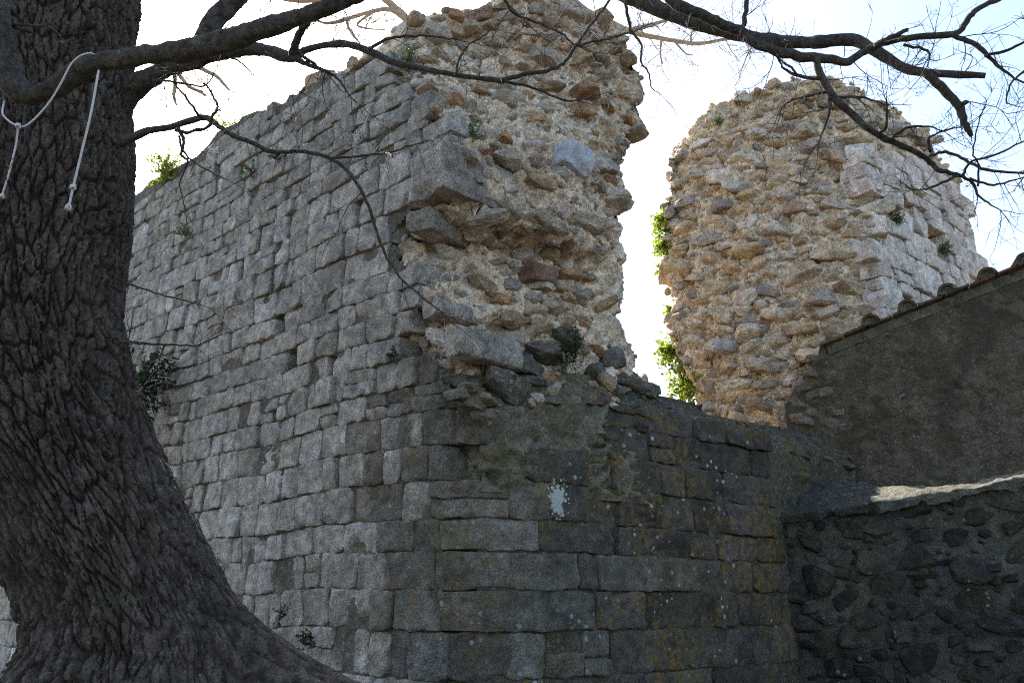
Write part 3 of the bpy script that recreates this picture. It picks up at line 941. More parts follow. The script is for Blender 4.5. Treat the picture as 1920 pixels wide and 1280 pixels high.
# ---- the right tower
QU, QZ = B.hit(1652, 450)
Q = B.pt(np.array(QU), np.array(0.0))
F2 = Plane((Q[0], Q[1]), (-0.94, 0.34))
if F2.n @ (EYE - F2.o) < 0: F2.n = -F2.n
OUT_T = [(1100, 420), (1240, 330), (1257, 300), (1283, 255), (1326, 216), (1332, 203), (1382, 182), (1442, 158), (1485, 145), (1575, 155), (1605, 172), (1652, 192), (1678, 205), (1691, 231), (1738, 242), (1746, 285), (1777, 328), (1808, 352), (1813, 372), (1829, 422), (1846, 487), (1862, 506), (1950, 640)]
OUT_TL = [(1257, 300), (1253, 319), (1261, 345), (1246, 375), (1256, 396), (1246, 409), (1251, 474), (1254, 517), (1266, 560), (1253, 603), (1266, 646), (1270, 666), (1289, 687), (1306, 730), (1312, 800), (1312, 900)]
lz = np.array([F2.hit(px, py) for px, py in OUT_TL]); o_ = np.argsort(lz[:, 1]); LZ, LU = lz[o_, 1], lz[o_, 0]
cor = [(1600, 200), (1618, 272), (1640, 336), (1655, 388), (1655, 448), (1640, 487), (1662, 525), (1690, 600), (1690, 800)]
cz = np.array([F2.hit(px, py) for px, py in cor]); o_ = np.argsort(cz[:, 1]); CZ, CU = cz[o_, 1], cz[o_, 0]
T_FAR = B.hit(1862, 560)[0]
def tower_pos(v, z):
    if v <= 1:                                   # broken face, from far left edge to the corner
        u = np.interp(z, LZ, LU) * (1 - v) + np.interp(z, CZ, CU) * v
        p = F2.o + F2.d * u + F2.n * (0.25 * math.sin(math.pi * v) - 0.05 - 0.10 * max(0, z - 6))
    elif v <= 2:                                 # outer face behind the ashlar
        c = F2.o + F2.d * np.interp(z, CZ, CU) + F2.n * (-0.05 - 0.10 * max(0, z - 6))
        e = B.pt(np.array(T_FAR), np.array(0.0), np.array(-0.06))
        p = c + (e - c) * (v - 1) - B.n * 0.13 * min(1.0, (v - 1) * 10)
    else:
        p = B.pt(np.array(T_FAR), np.array(0.0), np.array(-0.06)) - B.n * (v - 2) * 2.0
    if v < 0:
        p = F2.o + F2.d * np.interp(z, LZ, LU) - F2.n * 0.05 + np.array([0.35, 0.94, 0]) * (-v) * 2.2
    return np.array([p[0], p[1], z])
tower = thing('ruined_tower', 'ruined tower of ochre rubble with pale squared blocks on its flank, beyond the gap', 'ruin')
vs = np.concatenate([np.linspace(-0.8, 0, 24)[:-1], np.linspace(0, 1, 130), np.linspace(1, 2, 100)[1:], np.linspace(2, 2.6, 10)[1:]])
TP, TN = loft(tower_pos, vs, 2.2, OUT_T, 240, np.array([0.5, 1.6, 0]), 0.11, 71)
mesh_obj('rubble_core', TP.reshape(-1, 3), grid_faces(*TP.shape[:2]), M['core_warm'], tower)
POLY_T = [(1610, 268), (1680, 296), (1740, 300), (1790, 345), (1812, 375), (1828, 425), (1846, 490), (1870, 520), (1870, 700), (1670, 700), (1665, 600), (1662, 525), (1640, 487), (1650, 440), (1650, 390), (1635, 336)]
def keepT(u, z):
    px, py = proj(B.pt(np.array(u), np.array(z)))
    return inside(POLY_T, float(px), float(py))
rrh = random.Random(14); course = [2.6]
while course[-1] < 10.5:
    course.append(course[-1] + rrh.uniform(0.2, 0.31))
itT = courses_on(B, lambda k: QU - 0.2 + random.uniform(-0.15, 0.1), T_FAR, keepT, (0.3, 0.62), 8)
def wavT(u): return 0.02 * np.sin(np.asarray(u) * 1.7)
hT = [B.hit(*p) for p in [(1762, 468), (1672, 412), (1700, 378), (1748, 430)]]
lay_blocks(B, [i for i in itT if not is_hole(*i, hT)], M['pale_ashlar'], tower, 'block', 300, wavT, 'small_blocks', proud_s=0.025, step=0.045)
pxT, pyT = proj(TP)
vis = (pyT < 830)
maskT = vis & (np.arange(TP.shape[0])[:, None] > 6) & (np.arange(TP.shape[0])[:, None] < 250)
inT = np.array([[inside(POLY_T, x, y) for x, y in zip(ax, ay)] for ax, ay in zip(pxT, pyT)])
maskT &= ~inT
st = scatter(TP, TN, maskT, [(600, (0.22, 0.38), (0.32, 0.56), 0.64), (1100, (0.14, 0.21), (0.36, 0.62), 0.64), (3000, (0.09, 0.14), (0.38, 0.7), 0.68), (5000, (0.045, 0.08), (0.4, 0.8), 0.8), (3000, (0.022, 0.04), (0.4, 0.9), 0.9)], 33)
small = MB(); cnt = 0
for ci, p, n, sz in st:
    if ci < 3 and cnt < 290:
        place_stone(tower, p, n, sz, M['rubble_warm'], 'rubble_stone', emb=random.uniform(-0.3, 0.45)); cnt += 1
    else:
        stone_into(small, p, n, sz, emb=random.uniform(0.0, 0.6))
s_ = small.build('rubble_chips', M['rubble_warm'], tower, False); s_['kind'] = 'stuff'
for (px, py, w, h) in [(1655, 560, 0.5, 0.32), (1640, 505, 0.4, 0.27), (1625, 345, 0.42, 0.27), (1630, 425, 0.45, 0.27), (1612, 285, 0.4, 0.25)]:
    u, z = F2.hit(px, py)
    box_stone(F2, u, z, w, h, 0.6, 0.03, M['pale_ashlar'], tower, 'quoin_block', rot=random.uniform(-0.1, 0.1))

# ---- the rendered house gable against the wall
G0 = EYE + ray(1492, 760) * (9.6 / ray(1492, 760)[1])
G = Plane((G0[0], G0[1]), (0.93, -0.37))
if G.n @ (EYE - G.o) < 0: G.n = -G.n
house = thing('rendered_house', 'gable of a house in dark rough render with clay tiles along its sloping verge', 'house')
V0 = G.hit(1535, 652); V1 = G.hit(1935, 494)
slope = (V1[1] - V0[1]) / (V1[0] - V0[0])
U0 = G.hit(1487, 760)[0]
GEND = V1[0] + 1.6
def verge(u): return V0[1] + slope * (u - V0[0])
def topG(u):
    if u < V0[0]:
        pts = [(U0 - 0.2, G.hit(1482, 800)[1]), (U0, G.hit(1490, 735)[1]), (V0[0] - 0.02, G.hit(1533, 668)[1]), (V0[0], verge(V0[0]))]
        return float(np.interp(u, [a for a, b in pts], [b for a, b in pts]))
    return verge(u)
def pushG(U, Z, base):
    return 0.03 * np.maximum(0, fbm(base * 6, 4, 88)) + 0.012 * fbm(base * 35, 3, 90, 0.7) - 0.035 * sstep(0.05, 0.0, np.abs(fbm(base * 1.6 + 3, 4, 91))) * sstep(0.1, 0.4, vnoise(base * 1.3 + 9, 93))
GC, _ = core_sheet(G, U0 - 0.1, GEND, 0.3, topG, M['render'], house, 'rendered_wall', 0.0, 0.018, 81, (), None, 0.022, 0.25, pushG)
# flat tiles laid under the verge, each its own piece
nt = int((GEND - V0[0]) / 0.29)
ex = np.array([G.d[0], G.d[1], slope]); ex /= np.linalg.norm(ex)
up = np.cross(ex, -G.n); up = up if up[2] > 0 else -up
def oriented_box(c, ax, sz, jit=0.0):
    s = np.array([[x, y, z] for x in (-1, 1) for y in (-1, 1) for z in (-1, 1)], float) * np.asarray(sz) / 2
    s += rng.normal(0, jit, s.shape)
    v = c + s @ np.asarray(ax)
    f = [[0, 1, 3, 2], [4, 6, 7, 5], [0, 4, 5, 1], [2, 3, 7, 6], [0, 2, 6, 4], [1, 5, 7, 3]]
    return v, f
for i in range(nt):
    c = G.pt(np.array(V0[0] + 0.15 + i * 0.29), np.array(verge(V0[0] + 0.15 + i * 0.29) + 0.012 + random.uniform(-0.006, 0.006)), np.array(-0.02 + random.uniform(-0.008, 0.008)))
    v, f = oriented_box(c, [ex, G.n, up], (0.282, 0.26, 0.028), 0.003)
    mesh_obj('verge_tile', v, f, M['tile'], house, False, c)
fm = G.pt(np.array((V0[0] + GEND) / 2), np.array(verge((V0[0] + GEND) / 2) - 0.075), np.array(-0.05))
v, f = oriented_box(fm, [ex, G.n, up], (GEND - V0[0] - 0.02, 0.12, 0.11), 0.006)
mesh_obj('verge_fillet', v, f, M['fillet'], house, False, fm)
def barrel(c, ex, out, up, L_, r0, r1, th=0.014, n=9):
    vv = []
    for k in range(6):
        s = k / 5; r = r0 + (r1 - r0) * s
        for rr_ in (r, r - th):
            for a in np.linspace(0, math.pi, n):
                vv.append(c + ex * (s - 0.5) * L_ + out * math.cos(a) * rr_ + up * math.sin(a) * rr_)
    f = []
    for k in range(5):
        for l in (0, 1):
            for a in range(n - 1):
                i0 = (k * 2 + l) * n + a; i1 = i0 + 2 * n
                f.append([i0, i0 + 1, i1 + 1, i1])
    for k in (0, 5):
        for a in range(n - 1):
            i0 = k * 2 * n + a
            f.append([i0, i0 + 1, i0 + n + 1, i0 + n])
    return np.array(vv), f
for i in range(int((GEND - V0[0]) / 0.43)):
    u = V0[0] + 0.62 + i * 0.43 + random.uniform(-0.03, 0.03)
    bx_ = -G.n + up * 0.05 + G.d * random.uniform(-0.04, 0.04); bx_ /= np.linalg.norm(bx_)
    sd_ = np.cross(up, bx_); sd_ /= np.linalg.norm(sd_); u2 = np.cross(bx_, sd_)
    c = G.pt(np.array(u), np.array(verge(u) + 0.028), np.array(-0.10))
    v, f = barrel(c, bx_, sd_, u2 if u2[2] > 0 else -u2, 0.5, 0.11, 0.095, th=0.03, n=13)
    mesh_obj('barrel_tile', v, f, M['old_tile'], house, True, c)
    v, f = barrel(c + np.array([0, 0, -0.01]), bx_, sd_, u2 if u2[2] > 0 else -u2, 0.44, 0.082, 0.07, th=0.075, n=9)
    mesh_obj('bedding_mortar', v, f, M['fillet'], house, True, c)
# the roof behind the verge and the side wall
bk = -G.n * 3.0
r0 = G.pt(np.array(V0[0] + 0.6), np.array(verge(V0[0] + 0.6) + 0.0), np.array(-0.16)); r1 = G.pt(np.array(GEND), np.array(verge(GEND) + 0.0), np.array(-0.16))
rv = np.array([r0, r1, r1 + bk, r0 + bk]); rv = np.concatenate([rv - [0, 0, 0.12], rv - [0, 0, 0.02]])
mesh_obj('roof', rv, [[0, 1, 2, 3], [7, 6, 5, 4], [0, 4, 5, 1], [1, 5, 6, 2], [2, 6, 7, 3], [3, 7, 4, 0]], M['old_tile'], house, False)
# bare stones where the render has fallen off
for (px, py, w, h) in [(1494, 752, 0.22, 0.15), (1503, 722, 0.2, 0.13), (1520, 742, 0.24, 0.13), (1545, 735, 0.2, 0.12), (1498, 785, 0.3, 0.15), (1530, 775, 0.26, 0.14), (1575, 770, 0.16, 0.09), (1560, 700, 0.14, 0.08), (1515, 697, 0.2, 0.11), (1530, 672, 0.18, 0.1), (1555, 795, 0.22, 0.11), (1690, 745, 0.1, 0.05), (1600, 745, 0.1, 0.06), (1590, 800, 0.18, 0.1)]:
    u, z = G.hit(px, py)
    place_stone(house, G.pt(np.array(u), np.array(z)), G.n, (w * 0.8, 0.13, h * 0.8), M['mid'], 'bare_stone', emb=0.55)

# ---- the low rubble wall with a cement cap in front of the gable
W0 = B.pt(np.array(T_END - 0.03), np.array(0.0), np.array(-0.02))
Wp = Plane((W0[0], W0[1]), (0.86, -0.51))
if Wp.n @ (EYE - Wp.o) < 0: Wp.n = -Wp.n
yard = thing('yard_wall', 'very dark rubble wall in deep shade with a sunlit cement cap', 'wall')
OUT_W = [(1400, 975), (1486, 963), (1560, 953), (1620, 946), (1642, 942), (1700, 930), (1760, 924), (1830, 914), (1920, 890), (2100, 845)]
W_END = Wp.hit(2010, 1000)[0] + 1.2
topW = lambda u: solve_top(lambda z: Wp.pt(np.array(u), np.array(z), np.array(0.0)), OUT_W)
WC, _ = core_sheet(Wp, -0.1, W_END, 0.3, topW, M['dark_mortar'], yard, 'mortar_bed', -0.04, 0.02, 61, (), None, 0.03, 0.45)
WN = np.broadcast_to(Wp.n, WC.shape)
pxW, pyW = proj(WC)
topy = np.interp(pxW, [a for a, b in OUT_W], [b for a, b in OUT_W])
mW = (pyW > topy + 22) & (pyW < 1330)
st = scatter(WC, WN, mW, [(300, (0.17, 0.27), (0.5, 0.8), 0.72), (1200, (0.08, 0.13), (0.45, 0.9), 0.74), (2200, (0.03, 0.055), (0.5, 0.9), 0.85)], 35)
small = MB()
for ci, p, n, sz in st:
    if ci < 2:
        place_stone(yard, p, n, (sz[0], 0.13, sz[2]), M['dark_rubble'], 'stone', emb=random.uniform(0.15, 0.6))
    else:
        stone_into(small, p, n, sz, emb=0.3)
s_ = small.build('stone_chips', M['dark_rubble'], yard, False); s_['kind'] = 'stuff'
# cap: a rounded cement weathering with drips over the front edge
nu = 170; nk = 26
us = np.linspace(-0.1, W_END, nu)
CP_ = np.zeros((nu, nk, 3))
for i, u in enumerate(us):
    zt = topW(u)
    lip = 0.05 + 0.05 * (vnoise(np.array([u * 6.0, 0.3, 1.0])) * 0.5 + 0.5) + 0.06 * max(0, float(vnoise(np.array([u * 11.0, 4.3, 1.0]))))
    rise = float(np.interp(proj(Wp.pt(np.array(u), np.array(zt)))[0], [1480, 1560, 1640, 1750, 1900], [0.40, 0.38, 0.22, 0.12, 0.10]))
    for j, s in enumerate(np.linspace(0, 1, nk)):
        if s < 0.3:                              # the drip that hangs over the face
            k = s / 0.3
            off = 0.015 + 0.03 * math.sin(k * math.pi / 2); z = zt - lip * (1 - k)
        else:
            k = (s - 0.3) / 0.7
            off = 0.045 - 0.75 * k; z = zt + 0.02 * math.sin(min(1, k * 5) * math.pi / 2) + rise * k ** 1.1
        CP_[i, j] = Wp.pt(np.array(u), np.array(z), np.array(off))
q = CP_
CP_ = CP_ + np.array([0, 0, 1.0]) * (0.045 * fbm(q * 5, 4, 97) + 0.02 * fbm(q * 17, 3, 95))[..., None] + Wp.n * (0.035 * fbm(q * 8, 4, 99))[..., None]
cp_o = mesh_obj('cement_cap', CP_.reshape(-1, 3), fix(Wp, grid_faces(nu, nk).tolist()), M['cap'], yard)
M['cap_shade'] = mortar('shaded_mossy_cement', (0.05, 0.052, 0.045), (0.085, 0.083, 0.07), green=0.3, pebbles=0.4)  # mossy tint; base darkened to paint in the shade on the cap's left end
cp_o.data.materials.append(M['cap_shade'])
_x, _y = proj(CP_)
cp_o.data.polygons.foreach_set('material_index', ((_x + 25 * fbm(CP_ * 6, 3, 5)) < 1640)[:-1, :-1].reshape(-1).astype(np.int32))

# ---- the pale block wall that shows left of the trunk
gw = thing('garden_wall', 'pale block wall with bright white ledge seen left of the oak trunk', 'wall')
GWp = Plane((-9.6, 13.0), (1, 0.05))
if GWp.n @ (EYE - GWp.o) < 0: GWp.n = -GWp.n
ga, gb = GWp.hit(-60, 1180)[0], GWp.hit(120, 1180)[0]
zt_, zm_ = GWp.hit(0, 1100)[1], GWp.hit(0, 1191)[1]
v, f = slab(GWp, ga, gb, 0.4, zt_, 0.015, 0.4)
mesh_obj('mortar_bed', v, f, M['palejoint'], gw, False)
z = 0.6; k = 0
while z < zt_ - 0.02:
    h = 0.14
    u = ga + (k % 2) * 0.17
    while u < gb - 0.1:
        v, f = block_geo(GWp, u + 0.008, min(u + 0.34, gb) - 0.008, z + 0.008, min(z + h, zt_) - 0.008, 0.0, 0.05, step=0.07, rough=0.006)
        mesh_obj('block', v, fix(GWp, f), M['paleblock'], gw, True, v.mean(0))
        u += 0.34
    z += h; k += 1
v, f = slab(GWp, ga, gb, zm_ - 0.03, zm_ + 0.03, -0.16, 0.0)
mesh_obj('white_ledge', v, f, M['white'], gw, False)

# ------------------------------------------------------------------ the oak
oak = thing('oak_tree', 'old leafless oak with massive furrowed trunk and overhanging bare branches', 'tree')
TD = 4.0
# right-hand outline of the trunk in the photograph gives the lean; radius shrinks upward
edge_px = [(1330, 470), (1250, 455), (1180, 450), (1130, 447), (1100, 432), (1000, 392), (900, 346), (800, 303), (700, 270), (600, 246), (500, 253), (400, 264), (300, 272), (200, 262), (100, 264), (0, 270), (-100, 280), (-250, 290)]
ez = []; exr = []
for py, px in edge_px:
    p = at(px, py, 1.0); k = TD / (p - EYE)[1]
    p = EYE + (p - EYE) * k
    ez.append(p[2]); exr.append(p[0])
ez = np.array(ez); exr = np.array(exr)
z_lo, z_hi = 0.35, 6.4
nth, nz = 460, 680
zz = np.linspace(z_lo, z_hi, nz)
Rz = np.interp(zz, [0.35, 1.0, 1.4, 1.8, 2.4, 3.2, 4.2, 5.6], [0.66, 0.53, 0.445, 0.48, 0.52, 0.50, 0.52, 0.56])
xr = np.interp(zz, ez, exr)
kz_ = np.exp(-((np.arange(-30, 31)) / 12.0) ** 2); kz_ /= kz_.sum()
xr = np.convolve(np.pad(xr, 30, mode='edge'), kz_, 'valid')
cxz = xr - Rz * np.interp(zz, [1.5, 2.2], [1.06, 1.14])
th = np.linspace(0, 2 * math.pi, nth, endpoint=False)
TH, ZZ = np.meshgrid(th, zz, indexing='ij')
RR = np.repeat(Rz[None], nth, 0)
# root flare: a long root to the right, others around
fl = np.clip((1.70 - ZZ) / 0.6, 0, 1.5)
roots = 0
for (a0, w, s) in [(-0.10, 0.34, 1.1), (-1.0, 0.35, 0.3), (-1.9, 0.4, 0.45), (2.9, 0.5, 0.3), (1.6, 0.5, 0.4)]:
    dth = (TH - a0 + math.pi) % (2 * math.pi) - math.pi
    roots = roots + s * np.exp(-(dth / w) ** 2) * (fl if abs(a0) < 2 and a0 < 1 else np.clip((1.36 - ZZ) / 0.5, 0, 1.5)) ** 1.7
RR = RR * (1 + 0.04 * np.sin(3 * TH + 1 + ZZ * 0.5) + 0.03 * np.sin(5 * TH + ZZ)) + roots * 0.85 + 0.03 * fl * np.sin(7 * TH)
q3 = np.stack([np.cos(TH) * 1.2, np.sin(TH) * 1.2, ZZ], -1)
RR = RR + 0.03 * fbm(q3 * 1.7, 3, 12)
# bark: long plates parted by furrows
arc = TH * 0.55 / 0.043
arc = arc + 1.7 * fbm(q3 * 1.6, 3, 14) + 0.4 * fbm(q3 * 9, 3, 15)
hz = ZZ / 0.19 + 0.6 * fbm(q3 * 3.0, 3, 16)
nper = int(round(2 * math.pi * 0.55 / 0.052))
f1, f2, cid = voro2(arc, hz, 3)
e1 = sstep(0.02, 0.17, f2 - f1)
f1b, f2b, cb = voro2(arc * 1.2 + 9, ZZ / 0.075 + 0.8 * fbm(q3 * 7, 3, 17), 8)
e2 = sstep(0.0, 0.16, f2b - f1b)
barkh = 0.021 * e1 + 0.012 * e2 * e1 + 0.010 * (cid - 0.5) * e1 + 0.010 * (cb - 0.5) * e2 * e1 + 0.014 * fbm(q3 * 16, 4, 18, 0.7) - 0.012 * sstep(0.06, 0.0, np.abs(fbm(q3 * [9, 9, 3.2], 3, 19)))
big = fbm(q3 * 1.3, 2, 44)
RR = RR + barkh * (0.95 + 0.7 * big) - 0.03 + 0.05 * np.exp(-((TH - 4.9) / 0.16) ** 2 - ((ZZ - 1.55) / 0.1) ** 2) + 0.06 * np.exp(-((TH - 5.5) / 0.13) ** 2 - ((ZZ - 1.45) / 0.09) ** 2)
X = cxz[None] + RR * np.cos(TH); Y = TD + RR * np.sin(TH) * 0.95
TRP = np.stack([X, Y, ZZ], -1)
tk = mesh_obj('trunk', TRP.reshape(-1, 3), grid_faces(nth, nz, True), M['bark'], oak)
_a = tk.data.attributes.new('furrow', 'FLOAT', 'POINT')
_fur = 1 - np.clip(0.62 * sstep(0.0, 0.2, f2 - f1) + 0.38 * e1 * sstep(0.0, 0.1, f2b - f1b), 0, 1)
_a.data.foreach_set('value', _fur.reshape(-1).astype(np.float32))

def catmull(pts, per=6):
    pts = np.asarray(pts, float)
    P = np.vstack([2 * pts[0] - pts[1], pts, 2 * pts[-1] - pts[-2]])
    out = []
    for i in range(1, len(P) - 2):
        for t in np.linspace(0, 1, per, endpoint=False):
            a, b, c, d = P[i - 1:i + 3]
            out.append(0.5 * ((2 * b) + (-a + c) * t + (2 * a - 5 * b + 4 * c - d) * t * t + (-a + 3 * b - 3 * c + d) * t ** 3))
    out.append(P[-2])
    return np.array(out)

def tube(path, rad, sides=8, lump=0.0, seed=0, cap=True):
    path = np.asarray(path); rad = np.asarray(rad); n = len(path)
    t = np.gradient(path, axis=0); t /= np.linalg.norm(t, axis=1, keepdims=True) + 1e-9
    ref = np.array([0, 0, 1.0]) if abs(t[0, 2]) < 0.9 else np.array([1.0, 0, 0])
    x = np.cross(t[0], ref); x /= np.linalg.norm(x)
    X_ = np.zeros((n, 3)); Y_ = np.zeros((n, 3))
    for i in range(n):
        x = x - t[i] * (x @ t[i]); x /= np.linalg.norm(x) + 1e-9
        X_[i] = x; Y_[i] = np.cross(t[i], x)
    a = np.linspace(0, 2 * math.pi, sides, endpoint=False)
    ring = np.cos(a)[None, :, None] * X_[:, None] + np.sin(a)[None, :, None] * Y_[:, None]
    R = rad[:, None] * np.ones(sides)[None]
    if lump:
        c = path[:, None] + ring * rad[:, None, None]
        R = R * (1 + lump * fbm(c * (0.35 / max(rad.mean(), 1e-3)), 3, seed) + 0.5 * lump * fbm(c * (1.4 / max(rad.mean(), 1e-3)), 2, seed + 5))
    P = path[:, None] + ring * R[..., None]
    f = []
    gi = np.arange(n - 1)[:, None] * sides; aj = np.arange(sides)[None]; ak = (aj + 1) % sides
    f = np.stack([gi + aj, gi + ak, gi + sides + ak, gi + sides + aj], -1).reshape(-1, 4).tolist()
    if cap:
        f.append(list(range(sides))[::-1]); f.append([(n - 1) * sides + j for j in range(sides)])
    return P.reshape(-1, 3), f

class MB2(MB):
    def add(s, v, f, r=None):
        s.v.append(np.asarray(v, float)); s.f.extend([[k + s.n for k in q] for q in f]); s.n += len(v)
        s.r.append(np.full(len(v), random.random() if r is None else r))

BRANCHES = []
def branch(name, pts, parent, mat, z0, z1, sides=10, lump=0.22, jag=0.0, per=6, thin=0.72):
    """pts: (px, py, radius px); the sight-line distance runs from z0 to z1 along the branch"""
    n = len(pts)
    p3 = []; r3 = []
    for i, (px, py, r) in enumerate(pts):
        zc = z0 + (z1 - z0) * i / (n - 1)
        p3.append(at(px, py, zc)); r3.append(r * thin * zc / FPX)
    path = catmull(np.column_stack([p3, r3]), per)
    if jag:
        path[1:-1, :3] += rng.normal(0, jag, (len(path) - 2, 3))
    v, f = tube(path[:, :3], np.maximum(path[:, 3], 0.0015), sides, lump, random.randrange(999))
    o = mesh_obj(name, v, f, mat, parent)
    BRANCHES.append((path[:, :3], path[:, 3]))
    return o

bb = M['branch_bark']
# big limbs of the fork
branch('limb', [(120, -150, 90), (250, -280, 75), (450, -360, 58), (700, -330, 45), (950, -180, 32), (1100, -60, 25), (1180, -8, 22), (1230, 15, 20), (1290, 40, 19), (1360, 58, 19), (1430, 75, 18), (1500, 80, 17), (1540, 78, 16), (1600, 75, 15), (1640, 95, 14), (1690, 125, 13), (1730, 135, 11), (1780, 139, 9), (1848, 142, 7)], oak, bb, 5.3, 3.95, 24, 0.32, per=10)
branch('limb', [(-12, -120, 38), (-4, 20, 36), (8, 110, 34), (28, 160, 32), (62, 178, 30), (110, 160, 28), (165, 124, 26), (250, 106, 27), (330, 97, 28), (400, 84, 30), (470, 62, 28), (540, 40, 26), (600, 20, 24), (680, -18, 22), (780, -60, 20)], oak, bb, 3.25, 3.05, 32, 0.30, per=14, thin=0.68)
branch('branch', [(372, 92, 24), (400, 42, 26), (440, -2, 25), (490, -60, 23)], oak, bb, 3.22, 3.3, 20, 0.16, per=10)
branch('limb', [(190, 250, 34), (240, 178, 30), (300, 135, 23), (370, 112, 20), (440, 93, 20), (500, 95, 17), (545, 108, 14), (580, 92, 9), (640, 82, 9), (690, 95, 9), (740, 118, 8), (800, 130, 7.5), (870, 143, 7), (945, 152, 6.5)], oak, bb, 4.75, 3.75, 20, 0.3, per=10)
